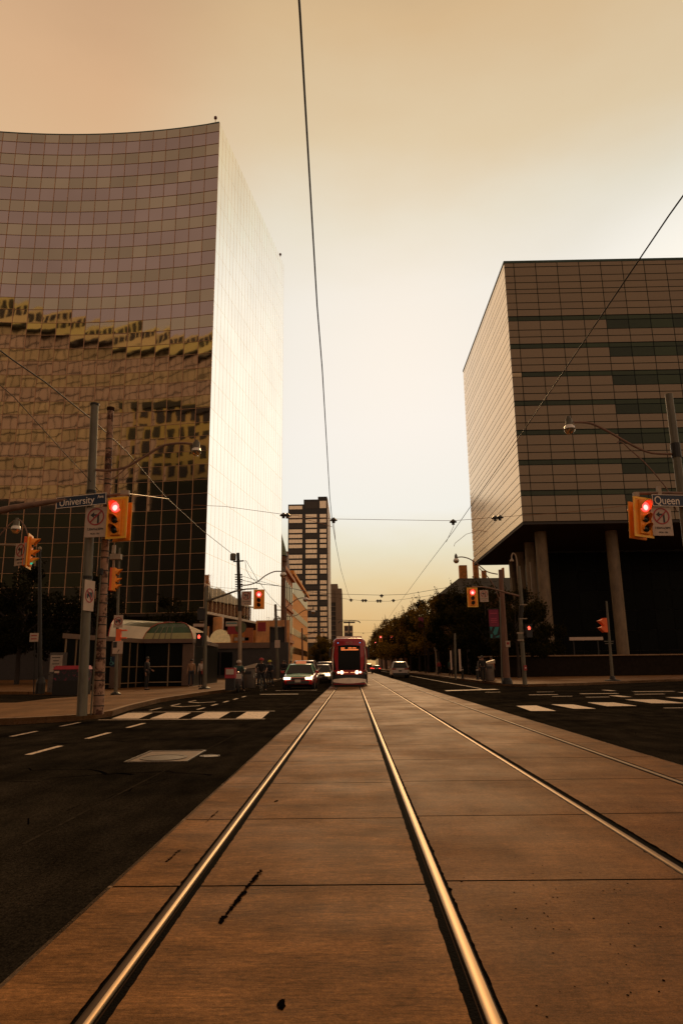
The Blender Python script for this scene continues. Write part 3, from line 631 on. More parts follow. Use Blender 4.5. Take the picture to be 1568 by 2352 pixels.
def signal(name, label, loc, rz, sc=1., lit=0, grp='traffic signal heads', backing=True, boardless=False):
    """three-lens head facing -y, its centre at loc"""
    t = thing(name, label, 'traffic light', loc, rz, grp); t.scale = (sc,)*3
    if not boardless:
        MB().box((0, .03, 0), (.60, .02, 1.10)).build('backboard', YELB, t, bevel=.008)
        mb = MB(); b = .055
        for c, d in (((0, .015, .55-b/2), (.60, .012, b)), ((0, .015, -.55+b/2), (.60, .012, b)), ((.30-b/2, .015, 0), (b, .012, 1.10-2*b)), ((-.30+b/2, .015, 0), (b, .012, 1.10-2*b))): mb.box(c, d)
        mb.build('border', YELR, t)
    MB().box((0, .02, 0), (.30, .14, .94)).build('housing', YELH, t, bevel=.02)
    MB().box((0, .13, 0), (.30, .10, .94)).build('rear_shell', ORB, t, bevel=.02)
    for k, (z, r) in enumerate(((.27, .135), (-.06, .10), (-.32, .10))):
        on = k == lit
        MB().lathe([(r, -.052), (r, -.075), (r*.7, -.092), (0, -.098)], (0, 0, z), 20, 'y').build('lens', (LRED if k < 2 else LGRN) if on else LOFF, t, smooth=True)
        if on and k == 0: MB().lathe([(r*.6, -.09), (r*.45, -.099), (0, -.104)], (.0, 0, z-.02), 16, 'y').build('lens_core', LREDC, t, smooth=True)
        n = 14; o1, o2 = [], []
        for i in range(n+1):
            a = math.radians(-25)+math.radians(230)*i/n; o1.append((a, r*1.16)); 
        mb = MB(); R = []
        for i in range(n+1):
            a = math.radians(-25)+math.radians(230)*i/n; ln = .08+.16*max(0, math.sin(a)); c, s_ = math.cos(a), math.sin(a)
            R.append([(c*r*1.18, -.05, z+s_*r*1.18), (c*r*1.18, -.05-ln, z+s_*r*1.18), (c*r*1.10, -.05-ln, z+s_*r*1.10), (c*r*1.10, -.05, z+s_*r*1.10)])
        mb.rings(R); mb.build('visor', YELH, t)
    return t
SIGNW = mat('sign_white', (.50, .37, .27), .55, var=.12, scale=5)
SIGNR = mat('sign_red', (.34, .03, .03), .5, var=.1)
SIGNK = mat('sign_black', (.02, .018, .016), .5)
SIGNB = mat('sign_blue', (.008, .022, .05), .5, var=.12)
LETT = mat('sign_lettering', (.85, .70, .55), .5, var=.08)
def ring(mb, c, R, w, y, n=32):
    P = []
    for i in range(n+1):
        a = 2*PI*i/n; ca, sa = math.cos(a), math.sin(a)
        P.append([(c[0]+ca*(R-w), y, c[1]+sa*(R-w)), (c[0]+ca*R, y, c[1]+sa*R), (c[0]+ca*R, y+.006, c[1]+sa*R), (c[0]+ca*(R-w), y+.006, c[1]+sa*(R-w))])
    mb.rings(P, cap=False)
def plate(t, w, h, m=SIGNW, y=0.):
    MB().box((0, y+.012, 0), (w, .02, h)).build('plate', m, t, bevel=.004)
    return t
def slash(mb, c, R, y, ang):
    d = Vector((math.cos(ang), 0, math.sin(ang))); mb.box((c[0], y, c[1]), (2*R, .006, .035), ry=-ang)
def noturn(label, loc, rz, sc=1., grp='no left turn signs'):
    t = thing('no_left_turn_sign', label, 'road sign', loc, rz, grp); t.scale = (sc,)*3; plate(t, .58, .80)
    c = (0, .14); mb = MB(); ring(mb, c, .23, .035, -.008); slash(mb, c, .215, -.011, math.radians(45)); mb.build('prohibition_ring', SIGNR, t)
    mb = MB(); mb.box((.065, -.002, .08), (.05, .006, .24)); mb.box((-.005, -.002, .185), (.10, .006, .05)); mb.slab_xz([(-.05, .265), (-.05, .105), (-.15, .185)], -.005, .001); mb.build('arrow', SIGNK, t)
    text('7:30AM-6:30PM', 'hours_lettering', SIGNK, t, (0, -.002, -.19), .092, .74); text('MON - FRI', 'days_lettering', SIGNK, t, (0, -.002, -.31), .06, .9)
    return t
def notruck(label, loc, rz, sc=1., w=.45, h=.60, grp='no truck signs'):
    t = thing('no_truck_sign', label, 'road sign', loc, rz, grp); t.scale = (sc,)*3; plate(t, w, h)
    mb = MB(); ring(mb, (0, 0), .19, .03, -.008); slash(mb, (0, 0), .175, -.011, math.radians(-48)); mb.build('prohibition_ring', SIGNR, t)
    mb = MB(); mb.box((.03, -.002, .03), (.17, .006, .12)); mb.box((-.09, -.002, .0), (.06, .006, .08))
    for x in (-.08, .08): mb.lathe([(.026, -.005), (.026, .001)], (x, 0, -.055), 12, 'y')
    mb.build('truck_symbol', SIGNK, t)
    return t
GLOBE = mat('lamp_globe_white', (.75, .68, .58), .15, spec=.8)
CLEARB = mirror_mat('lamp_bowl', (.80, .62, .38), rough=.06, metal=.85, wave=.0, island=0)
def lamp(parent, c, r=.17):
    """acorn luminaire hanging at c (centre of the globe)"""
    x, y, z = c
    h = MB().lathe([(.02, r*2.6), (.05, r*2.55), (.05, r*2.1), (.085, r*2.05), (.095, r*1.0), (.11, r*.8)], (x, y, z), 14).build('lamp_cap', GALV, parent, smooth=True)
    MB().lathe([(r*.62, r*.85), (r*.9, r*.55), (r*1.02, .0)], (x, y, z), 18).build('lamp_globe', GLOBE, h, smooth=True)
    MB().torus((0, 0, 0), r*1.02, .012, n=20).build('lamp_rim', GALV, h).matrix_local = Matrix.Translation((x, y, z-.008)) @ Matrix.Rotation(PI/2, 4, 'Y')
    MB().lathe([(r*1.0, -.02), (r*.88, -r*.45), (r*.55, -r*.85), (.0, -r*1.0)], (x, y, z), 18).build('lamp_bowl', CLEARB, h, smooth=True)
def banded(H, r0_, r1_, x=0, y=0, n=12, extra=()):
    return MB().tube([(x, y, 0), (x, y, H)], [r0_, r1_], n)
def local(px, py, Y, base):
    return at(px, py, Y)-base

# ---- near left corner: two big poles
B0 = Vector((-6.66, 17.3, .15)); t = thing('lamp_pole', 'tall smooth grey steel pole with curved lamp arm at the near left corner', 'street lamp', B0)
lean = local(218, 931, 17.3, B0); lean.y = 0
MB().tube([(0, 0, 0), lean], [.125, .10], 16).build('pole', GALV, t, smooth=True); MB().lathe([(.12, 0), (.12, .05)], lean, 14).build('pole_cap', DARKM, t)
mb = MB()
for f in (.42, .62, .70): mb.lathe([(.125, -.04), (.125, .04)], lean*f, 14)
mb.build('clamp', DARKM, t)
arm = [local(x, y, 17.3, B0) for x, y in ((219, 1079), (250, 1081), (290, 1073), (330, 1050), (375, 1024), (415, 1018), (443, 1020))]
MB().tube(smoothpath(arm), .032, 8).build('lamp_arm', BROWNP, t, smooth=True)
lamp(t, local(451, 1037, 17.3, B0), .125)
MB().tube(smoothpath([local(225, 1100, 17.3, B0), local(262, 1098, 17.3, B0), local(313, 1052, 17.3, B0)]), .014, 6).build('brace', BROWNP, t)
B0 = Vector((-6.42, 17.75, .15)); t = thing('strain_pole', 'leaning rusty banded pole with flaking paint beside the smooth steel pole', 'pole', B0)
lean = local(254.5, 944, 17.75, B0); lean.y = 0
MB().tube([(0, 0, 0), lean*.5, lean], [.135, .10, .085], 14).build('pole', RUSTP, t, smooth=True); MB().lathe([(.07, 0), (.105, .03), (.105, .10)], lean, 14).build('pole_cap', RUST, t)
for k in range(26):
    f = .03+.035*k+random.uniform(-.01, .01); rr_ = .142-.055*f; MB().lathe([(rr_, -.012), (rr_, .012)], lean*f, 14).build('band', DARKM, t)
t = thing('conduit_pole', 'thin grey conduit standing between the two near corner poles', 'pole', (-6.52, 17.5, .15))
MB().tube([(-.03, .1, 0), (-.02, .1, 3.6)], .022, 8).build('pipe', GALV, t); MB().box((-.02, .06, 3.6), (.12, .1, .16)).build('junction_box', DARKM, t)
# mast arm from a pole beyond the left edge, carrying the signal and the street name
B0 = Vector((-9.6, 17.0, .15)); t = thing('mast_arm_pole', 'signal pole with long tapered mast arm over the near left corner', 'signal pole', B0)
MB().tube([(0, 0, 0), (0, 0, 6.6)], [.14, .10], 14).build('pole', GALV, t, smooth=True)
P = [local(x, y, 17.0, B0) for x, y in ((-40, 1180), (33, 1166), (129, 1151), (200, 1143), (296, 1133))]; P[0] = Vector((0, 0, P[0].z-.05))
MB().tube(P, [.10, .085, .06, .045, .035], 10).build('mast_arm', BROWNP, t, smooth=True)
MB().box(local(288, 1132, 17.0, B0), (.22, .1, .12)).build('arm_clamp', GALVL, t)
q = at(268, 1189, 16.8); signal('traffic_signal', 'yellow backed red signal under the mast arm beside the University Ave sign', q, math.radians(-14), .98)
q = at(283, 1200, 17.25); signal('traffic_signal', 'orange red back of a signal turned away behind the University Ave signal', q, math.radians(160), .92)
q = at(187, 1150, 16.9); t = thing('street_name_sign', 'blue University Ave street name sign hung from the mast arm', 'street sign', q, math.radians(-7)); 
t.rotation_euler.y = math.radians(-3.2)
MB().box((0, .015, 0), (1.36, .03, .30)).build('plate', SIGNB, t); mb = MB()
for s_ in (-1, 1): mb.box((0, -.004, s_*.142), (1.36, .006, .014)); mb.box((s_*.673, -.004, 0), (.014, .006, .268))
mb.build('border', LETT, t)
text('University', 'lettering', LETT, t, (-.12, -.004, -.012), .272, .86, thick=.0); text('Ave', 'suffix_lettering', LETT, t, (.53, -.004, .055), .125, .85)
noturn('no left turn sign below the University Ave sign, half behind its signal', at(220, 1199, 16.98), math.radians(-6), .99)
notruck('tall no trucks sign strapped to the smooth steel corner pole', at(206, 1368, 17.12), math.radians(78), .96, .46, .80)

# ---- far left: side-on signal, lamp and sign on an arm
B0 = Vector((-11.75, 21.6, .15)); t = thing('signal_arm_pole', 'signal pole at the left edge with lamp and short signal arm', 'signal pole', B0)
MB().tube([(0, 0, 0), (0, 0, 6.2)], [.11, .08], 12).build('pole', GALV, t, smooth=True)
MB().tube([(0, 0, local(40, 1250, 21.6, B0).z), local(66, 1253, 21.6, B0)], .03, 8).build('signal_arm', GALVL, t)
MB().tube(smoothpath([(0, 0, 5.0), local(33, 1196, 21.6, B0), local(55, 1205, 21.6, B0), local(64, 1228, 21.6, B0)]), .022, 8).build('lamp_arm', BROWNP, t)
lamp(t, local(37, 1216, 21.6, B0), .15)
s1 = signal('traffic_signal', 'yellow signal seen side on at the left edge with its green lens lit', at(70, 1267, 21.4), math.radians(102), 1.0, lit=2)
noturn('narrow no left turn sign beside the side on signal at the left edge', at(47, 1273, 21.3), math.radians(-28), .9)
B0 = gnd(92, 1593.6, .15); t = thing('lamp_pole', 'dark slender pole near the red topped newspaper box at the left', 'pole', B0)
MB().tube([(0, 0, 0), local(92, 1262, B0.y, B0)], [.13, .06], 10).build('pole', DARKM, t); MB().lathe([(.22, 0), (.22, .5), (.14, .8)], (0, 0, 0), 12).build('base', DARKM, t)
MB().lathe([(.08, 0), (.09, .1), (0, .16)], local(92, 1262, B0.y, B0), 10).build('finial', GALVL, t)
B0 = gnd(78, 1594, .15); t = thing('notice_sign', 'small pale notice plate on a post at the far left', 'sign', B0); c = local(79, 1464, B0.y, B0)
MB().tube([(0, 0, 0), (c.x, .04, c.z+.3)], .03).build('post', DARKM, t); MB().box(c, (.42, .03, .42)).build('plate', SIGNW, t); mb = MB()
for k in range(2): mb.box(c+Vector((0, -.02, .09-.16*k)), (.28, .01, .05))
mb.build('notice_lettering', SIGNR, t)
# thin signal pole in front of the station
B0 = gnd(266, 1596, .15); Y = B0.y; t = thing('signal_pole', 'thin signal pole in front of the green vaulted station', 'signal pole', B0)
MB().tube([(0, 0, 0), local(275, 1258, Y, B0)], [.085, .05], 10).build('pole', GALV, t); MB().lathe([(.22, 0), (.22, .06), (.12, .12)], (0, 0, 0), 12).build('base', DARKM, t)
MB().tube([local(262.5, 1275, Y-.1, B0), local(263, 1306, Y-.1, B0)], .03).build('bracket', GALVL, t); MB().box(local(267, 1279, Y-.1, B0), (.5, .25, .25)).build('signal_cap', GALVL, t)
MB().box(local(262, 1262, Y-.1, B0), (.14, .14, .4)).build('camera_box', GALVL, t)
signal('traffic_signal', 'yellow signal without backboard seen side on above the thin station pole', at(264, 1331, Y-.25), math.radians(96), 1.12, lit=9, boardless=True)
notruck('no trucks sign on the thin signal pole before the station', at(272, 1427, Y-.12), 0, 1.0, .42, .56)
q = at(273, 1463, Y+.1); t = thing('pedestrian_signal', 'orange pedestrian signal side on behind the thin station pole', 'pedestrian signal', q, math.radians(100))
MB().box((0, .0, 0), (.34, .2, .70)).build('housing', ORB, t); 
for z in (-.17, .17): MB().slab_xz([(-.2, z+.15), (.2, z+.15), (.2, z+.10), (-.2, z+.10)], -.35, -.1).build('visor', ORB, t)
q = at(270.5, 1487, Y-.15); t = thing('lane_sign', 'small black and white lane sign low on the thin station pole', 'road sign', q); plate(t, .46, .56); mb = MB(); mb.box((-.12, -.004, .12), (.17, .01, .26)); mb.build('lane_panel', SIGNK, t); MB().tube([(.02, -.004, -.22), (.08, -.004, -.08)], .012).build('diamond', SIGNK, t)
# signal pole by the two walkers, arm to the far left signal
B0 = gnd(470, 1582.7, .15); Y = B0.y; t = thing('signal_pole', 'green grey signal pole with long arm crossing before the glass tower', 'signal pole', B0)
top = local(472.8, 1348, Y, B0); MB().tube([(0, 0, 0), top], [.12, .085], 12).build('pole', GALV, t, smooth=True); MB().lathe([(.34, 0), (.32, .06), (.16, .12)], (0, 0, 0), 12).build('base', DARKM, t)
arm = [local(x, y, Y, B0) for x, y in ((473.5, 1381), (500, 1372), (540, 1358), (566, 1353), (592, 1352))]
MB().tube(arm, [.07, .06, .05, .04, .035], 8).build('signal_arm', GALV, t, smooth=True)
mb = MB()
for py in (1396, 1428, 1440): mb.tube([local(471, py, Y, B0), local(458, py, Y, B0)], .03)
mb.build('bracket', GALVL, t); MB().box(local(463, 1411, Y-.1, B0), (.42, .2, .62)).build('signal_box', BLK, t)
MB().box(local(457, 1436, Y-.1, B0), (.62, .06, .16)).build('name_plate', SIGNW, t)
q = at(459, 1469, Y-.3); t2 = thing('pedestrian_signal', 'pedestrian signal with lit red hand on the pole by the two walkers', 'pedestrian signal', q, math.radians(-12))
def pedhand(t2):
    MB().box((0, 0, 0), (.36, .2, .74)).build('housing', BLK, t2)
    mb = MB(); mb.slab_xz([(-.06, .06), (.05, .06), (.09, .16), (.075, .18), (.05, .15), (.05, .24), (.025, .245), (.02, .17), (.012, .27), (-.012, .27), (-.016, .17), (-.03, .25), (-.052, .245), (-.048, .16), (-.075, .21), (-.09, .2), (-.07, .12)], -.115, -.108); mb.build('hand_symbol', HANDR, t2)
    MB().box((0, -.17, .35), (.36, .14, .02)).build('visor', BLK, t2)
pedhand(t2)
signal('traffic_signal', 'red signal on the arm in front of the glass tower soffit', at(595, 1376.5, Y-.1), 0, 1.0)
noturn('no left turn sign hanging on the arm left of the far signal', at(566, 1374, Y-.1), 0, .98)

# ---- utility poles on the left
B0 = gnd(549, 1566, .15); B0 = Vector((-9.35, 58.1, .15)); Y = 58.1
t = thing('utility_pole', 'tall dark utility pole with transformer can and lamp arm before the bright glass', 'utility pole', B0)
MB().tube([(0, 0, 0), local(551, 1404, Y, B0)], [.17, .16], 10).build('pole', GALVL, t); MB().tube([local(551, 1404, Y, B0), local(546.5, 1270, Y, B0)], [.17, .14], 10).build('upper_pole', DARKM, t)
c = local(535.5, 1279, Y, B0); MB().lathe([(.2, -.32), (.26, -.25), (.26, .22), (.18, .3), (0, .32)], c, 12).build('transformer', GALV, t)
MB().tube([local(536, 1290, Y, B0), local(560, 1288, Y, B0)], .06).build('crossarm', DARKM, t); mb = MB()
for k in range(7): mb.box(local(548.2+.2*k, 1320+5.5*k, Y, B0), (.62, .3, .06))
mb.build('climbing_rib', DARKM, t)
arm = [local(x, y, Y, B0) for x, y in ((552, 1344), (570, 1343.5), (590, 1337), (610, 1322), (630, 1313), (648, 1312.5))]
MB().tube(smoothpath(arm), .05, 7).build('lamp_arm', BROWNP, t); lamp(t, local(650.5, 1321, Y, B0), .27)
q = at(532, 1433, Y-.3); t = thing('street_name_sign', 'pale green street name plate hung high by the utility pole', 'street sign', q); plate(t, 1.0, .4, SIGNW); MB().box((0, -.004, .06), (.9, .01, .12)).build('name_band', mat('sign_teal', (.05, .16, .15), .5), t)
q = at(553, 1441, Y+.3); t = thing('round_sign', 'round faded green disc sign behind the utility pole', 'sign', q); MB().lathe([(.48, 0), (.48, .06)], n=22, axis='y').build('disc', mat('faded_green', (.12, .13, .05), .6), t); MB().torus((0, 0, 0), .46, .03, 'y').build('rim', GALV, t)
B0 = Vector((-7.32, 68.7, .15)); Y = 68.7; t = thing('utility_pole', 'greenish utility pole with curved lamp arm beyond the cyclists', 'utility pole', B0)
MB().tube([(0, 0, 0), local(632.5, 1388, Y, B0)], [.17, .13], 10).build('pole', GALV, t); arm = [local(x, y, Y, B0) for x, y in ((634, 1401), (650, 1400), (668, 1386), (685, 1375), (700, 1373))]
MB().tube(smoothpath(arm), .045, 7).build('lamp_arm', BROWNP, t); lamp(t, local(701.5, 1377, Y, B0), .25)
mb = MB(); mb.box(local(637, 1479, Y-.3, B0), (.52, .05, .75)); mb.build('sign_plate', SIGNW, t)
for k, (px, Y, top, lab) in enumerate(((690, 84, 1440, 'thin brown utility pole in front of the turreted building'), (703, 112, 1440, 'distant thin pole at the banded office corner'))):
    B0 = Vector((-8.0, Y, .15)); t = thing('utility_pole', lab, 'utility pole', B0); MB().tube([(0, 0, 0), (-.1, 0, 8.3-k)], [.16, .12], 8).build('pole', BROWNP, t)
    arm = [(0, 0, 7.2-k), (1.2, 0, 7.3-k), (2.2, 0, 7.9-k), (3.2, 0, 8.0-k)]; MB().tube(smoothpath(arm), .05, 6).build('lamp_arm', BROWNP, t); lamp(t, (3.3, 0, 7.7-k), .25)

# ---- right side
B0 = gnd(1163.7, 1571, .15); Y = B0.y; t = thing('wooden_pole', 'thick weathered wooden pole with globe lamp on a curved arm at the right kerb', 'utility pole', B0)
top = local(1148.7, 1308.6, Y, B0); MB().tube([(0, 0, 0), top*.5, top], [.21, .17, .13], 12).build('pole', WOOD, t, smooth=True); MB().lathe([(.34, 0), (.30, .2), (.22, .35)], (0, 0, 0), 12).build('base', DARKM, t)
arm = [local(x, y, Y, B0) for x, y in ((1142, 1319), (1118, 1313), (1096, 1296), (1078, 1284), (1062, 1279.5), (1050, 1280))]
MB().tube(smoothpath(arm), .035, 7).build('lamp_arm', BROWNP, t); lamp(t, local(1047, 1288, Y, B0), .17)
MB().tube(smoothpath([local(x, y, Y, B0) for x, y in ((1146, 1376), (1128, 1336), (1100, 1305))]), .03, 6).build('brace', BROWNP, t)
MB().tube([local(1152, 1570, Y-.25, B0), local(1147, 1372, Y-.25, B0)], .04, 6).build('conduit', GALV, t)
q = at(1165.7, 1479, Y-.3); t = thing('parking_sign', 'small pale sign plate on the wooden pole', 'road sign', q); plate(t, .26, .36); MB().lathe([(.08, -.01), (.08, 0)], (0, 0, .03), 14, 'y').build('symbol', SIGNR, t)
q = at(1134, 1433, Y-.4); t = thing('street_banner', 'pink and teal fabric banner hung beside the wooden pole', 'banner', q, math.radians(6))
PINK = mat('banner_pink', (.20, .018, .05), .7, var=.25); TEAL = mat('banner_teal', (.03, .20, .19), .7, var=.2); BKN = mat('banner_black', (.012, .012, .014), .7)
MB().box((0, 0, .35), (.60, .015, 1.0)).build('pink_field', PINK, t); MB().box((0, 0, -.5), (.60, .015, .70)).build('dark_field', BKN, t)
mb = MB(); mb.slab_xz([(-.28, -.18), (-.12, -.18), (-.22, -.42)], -.02, -.01); mb.slab_xz([(.05, -.18), (.28, -.18), (.12, -.6), (-.02, -.66), (-.1, -.5)], -.02, -.01); mb.slab_xz([(-.26, -.6), (-.14, -.6), (-.16, -.82), (-.26, -.82)], -.02, -.01); mb.slab_xz([(.0, -.78), (.28, -.64), (.24, -.80)], -.02, -.01); mb.build('teal_shape', TEAL, t)
mb = MB()
for z, w in ((.62, .42), (.30, .34), (.2, .40), (.1, .36)): mb.box((0, -.012, z), (w, .006, .035))
mb.build('banner_lettering', mat('banner_line', (.5, .06, .10), .6), t); MB().tube([(-.36, 0, .87), (.36, 0, .87)], .015).build('rod', DARKM, t)
B0 = gnd(1204.7, 1572.4, .15); Y = B0.y; t = thing('signal_pole', 'signal pole with hooked lamp and long arm at the right corner', 'signal pole', B0)
MB().tube([(0, 0, 0), local(1194, 1419, Y, B0)], [.13, .11], 12).build('pole', GALV, t, smooth=True); MB().tube([local(1197, 1390, Y, B0), local(1190, 1300, Y, B0)], [.12, .09], 10).build('upper_pole', GALV, t)
MB().tube([local(1194.5, 1420, Y, B0), local(1197, 1388, Y, B0)], [.13, .13], 10).build('sleeve', DARKM, t)
mb = MB(); mb.box(local(1201, 1421, Y-.1, B0), (.42, .1, .05)); mb.box(local(1201, 1389, Y-.1, B0), (.42, .1, .05)); mb.build('sleeve_bracket', GALVL, t)
hook = [local(x, y, Y, B0) for x, y in ((1192, 1352), (1188, 1310), (1184, 1279), (1178, 1271), (1174, 1277), (1174, 1284))]
MB().tube(smoothpath(hook), .04, 8).build('hook_arm', GALVL, t); MB().lathe([(.03, .14), (.1, .0), (.13, -.06), (.0, -.08)], local(1174.5, 1287, Y, B0), 12).build('hook_lamp', GALVL, t)
arm = [local(x, y, Y, B0) for x, y in ((1193, 1369.5), (1160, 1361), (1130, 1352), (1108, 1348), (1082, 1347))]
MB().tube(arm, [.06, .055, .045, .04, .03], 8).build('signal_arm', BROWNP, t, smooth=True)
q = at(1084.5, 1371.8, Y-.1); signal('traffic_signal', 'yellow backed red signal against the dark trees at the right', q, 0, 1.02)
noturn('no left turn sign on the arm before the dark trees', at(1111, 1369, Y-.1), 0, .84)
q = at(1213, 1449, Y-.25); t = thing('pedestrian_signal', 'pedestrian signal with lit red hand on the right corner pole', 'pedestrian signal', q, math.radians(10)); pedhand(t)
q = at(1194, 1462, Y-.2); t = thing('push_button_box', 'stacked pale brackets and box on the right corner signal pole', 'signal box', q); mb = MB(); mb.box((0, 0, .2), (.34, .16, .10)); mb.box((0, 0, -.2), (.34, .16, .08)); mb.build('bracket', GALVL, t); MB().box((0, 0, 0), (.26, .18, .28)).build('box', GALV, t)
q = at(1205.7, 1534, Y-.2); t = thing('call_button', 'small red call button plate low on the right corner pole', 'push button', q); MB().box((0, .03, 0), (.15, .1, .28)).build('plate', SIGNR, t); MB().lathe([(.04, -.05), (.04, -.02)], n=10, axis='y').build('button', LETT, t)
B0 = gnd(1405.8, 1563.8, .15); Y = B0.y; t = thing('signal_pole', 'slim leaning signal pole with orange side signal before the dark lobby', 'signal pole', B0)
MB().tube([(0, 0, 0), local(1391.7, 1381, Y, B0)], [.11, .06], 10).build('pole', GALV, t, smooth=True); MB().lathe([(.5, 0), (.48, .05), (.2, .10), (.14, .3)], (0, 0, 0), 14).build('base', DARKM, t)
mb = MB(); mb.box(local(1397, 1473, Y-.1, B0), (.6, .1, .05)); mb.box(local(1398, 1478, Y-.1, B0), (.5, .1, .05)); mb.build('bracket', GALV, t)
q = at(1387, 1436, Y-.2); t = thing('pedestrian_signal', 'orange side on pedestrian signal with visors on the slim leaning pole', 'pedestrian signal', q, math.radians(-75)); MB().box((0, 0, 0), (.34, .22, .92)).build('housing', ORB, t)
for z in (-.05, .4):
    mb = MB(); mb.add([(-.17, -.11, z), (.17, -.11, z), (.17, -.45, z-.12), (-.17, -.45, z-.12), (-.17, -.11, z-.42), (.17, -.11, z-.42)], [(0, 1, 2, 3), (0, 3, 4), (1, 5, 2), (3, 2, 5, 4)]); mb.build('visor', ORB, t)
B0 = Vector((12.5, 66, .15)); t = thing('wall_sign', 'long pale sign panel in the dark lobby beneath the glass box', 'sign', at(1345, 1467, 92)); MB().box((0, 0, 0), (4.4, .2, .42)).build('panel', SIGNW, t, bevel=.02); mb = MB(); mb.box((-1.6, .3, -1.4), (.15, .15, 2.5)); mb.box((1.6, .3, -1.4), (.15, .15, 2.5)); mb.build('leg', DARKM, t)

# near right mast arm, signal, signs, lamp
Y = 17.9; B0 = Vector((at(1552, 1043, 17.9).x, 17.9, .15)); t = thing('lamp_pole', 'steel lamp pole at the right edge with curved globe lamp arm', 'street lamp', B0)
MB().tube([(0, 0, 0), (0, 0, 8.4)], [.13, .10], 14).build('pole', GALV, t, smooth=True)
arm = [local(x, y, Y, B0) for x, y in ((1545, 1043), (1500, 1041), (1470, 1032), (1430, 1011), (1390, 988), (1353, 972), (1317, 970))]; arm[0].y = 0
MB().tube(smoothpath(arm), .032, 8).build('lamp_arm', BROWNP, t, smooth=True); lamp(t, local(1307, 986, Y, B0), .15)
arm = [local(x, y, Y, B0) for x, y in ((1552, 1175), (1534, 1130), (1514, 1102), (1479, 1062), (1445, 1032), (1428, 1016), (1418, 1015), (1417, 1019))]
MB().tube(smoothpath(arm), .018, 6).build('brace', BROWNP, t); MB().lathe([(.13, -.2), (.13, .2)], (0, 0, local(1540, 1035, Y, B0).z), 12).build('clamp', DARKM, t)
B0 = Vector((10.2, 17.75, .15)); Y = 17.75; t = thing('mast_arm_pole', 'signal pole with short mast arm at the near right edge', 'signal pole', B0); MB().tube([(0, 0, 0), (0, 0, 6.2)], [.13, .10], 12).build('pole', GALV, t, smooth=True)
MB().tube([(0, 0, local(1590, 1140, Y, B0).z), local(1534, 1133, Y, B0), local(1457, 1133, Y, B0)], [.07, .05, .04], 8).build('mast_arm', BROWNP, t); mb = MB(); mb.box(local(1512, 1130, Y, B0), (.1, .1, .3)); mb.box(local(1459, 1136, Y, B0), (.14, .12, .12)); mb.build('arm_clamp', GALVL, t)
signal('traffic_signal', 'yellow backed red signal under the mast arm at the right edge', at(1477.5, 1187.5, 17.55), math.radians(17), .98).rotation_euler.y = math.radians(4)
signal('traffic_signal', 'orange red back of a signal turned away behind the right edge signal', at(1461, 1197, 18.05), math.radians(200), .92).rotation_euler.y = math.radians(-4)
q = at(1552, 1150, 17.6); t = thing('street_name_sign', 'blue Queen street name sign at the right edge', 'street sign', q, math.radians(8)); MB().box((0, .015, 0), (1.36, .03, .32)).build('plate', SIGNB, t); mb = MB()
for s_ in (-1, 1): mb.box((0, -.004, s_*.152), (1.36, .006, .014)); mb.box((s_*.673, -.004, 0), (.014, .006, .288))
mb.build('border', LETT, t); text("Queen", 'lettering', LETT, t, (-.63, -.004, -.01), .31, .84, thick=0., align='LEFT')
noturn('no left turn sign under the Queen sign at the right edge', at(1519, 1197, 17.6), math.radians(6), .97)

# ================================================================== overhead wires
WIRE = mat('wire', (.016, .013, .011), .55)
WIREC = mat('copper_wire', (.30, .13, .05), .45, .5)
INSU = mat('insulator', (.012, .010, .009), .35)
def wire(label, pts, r=.012, m=WIRE, ins=(), cat='wire', grp='overhead wires'):
    P = [Vector(p) for p in pts]; o = P[0].copy(); t = thing('overhead_wire', label, cat, o, 0, grp)
    MB().tube([p-o for p in P], r, 6).build('wire', m, t)
    for q in ins:
        q = Vector(q)-o; MB().lathe([(.02, .10), (.06, .07), (.15, -.01), (.15, -.035), (.06, -.05), (.06, -.13), (0, -.13)], q, 10).build('insulator', INSU, t)
    return t
ZW = 5.75
w1 = [atz(x, y, ZW) for x, y in ((676, -160), (689, 33), (700, 225), (715, 480), (728, 700), (740, 850), (750, 1020), (757, 1140), (763, 1200), (770, 1243), (783, 1310), (800, 1367), (806, 1378))]
wire('trolley wire running down the middle of the sky above the streetcar track', w1, .0085, ins=())
w2 = [atz(x, y, 5.6) for x, y in ((1660, 320), (1535, 495), (1370, 740), (1199, 993), (1110, 1120), (1040, 1221), (985, 1293), (930, 1367), (905, 1400), (880, 1440))]
wire('trolley wire slanting from upper right over the empty track', w2, .0085)
YS = 27.0
q = [at(x, y, YS) for x, y in ((440, 1160), (515, 1163), (655, 1182), (766, 1192), (1040, 1196), (1140, 1188), (1300, 1177), (1440, 1161), (1660, 1135))]
wire('nearest span wire across the street carrying five dark insulators', q, .009, WIREC, ins=[at(651, 1183, YS), at(660, 1183.5, YS), at(766, 1194, YS), at(1040, 1198, YS), at(1136, 1189, YS), at(1147, 1188, YS)])
wire('pull off wire from the left insulator pair to the trolley wire', [at(x, y, YS-.05) for x, y in ((654, 1185), (664, 1190), (697, 1192), (730, 1200), (763, 1210))], .009, WIREC)
wire('short hanger below the middle left insulator', [at(766, 1197, YS), at(767, 1208, YS), at(770, 1240, YS-.8)], .009, WIREC)
wire('pull off wire from the right insulator pair', [at(x, y, YS-.05) for x, y in ((1120, 1222), (1100, 1218), (1070, 1227), (1044, 1248), (1042, 1255))], .009, WIREC)
wire('slanting hanger below the middle right insulator', [at(1040, 1201, YS), at(1041, 1209, YS), at(1024, 1245, YS+1)], .009, WIREC)
YT = 47
wire('second span wire across the street before the streetcar', [at(x, y, YT) for x, y in ((552, 1322), (622, 1342), (700, 1358), (757, 1364), (876, 1367), (935, 1365), (1010, 1352), (1140, 1335))], .014, ins=[at(876, 1368, YT)])
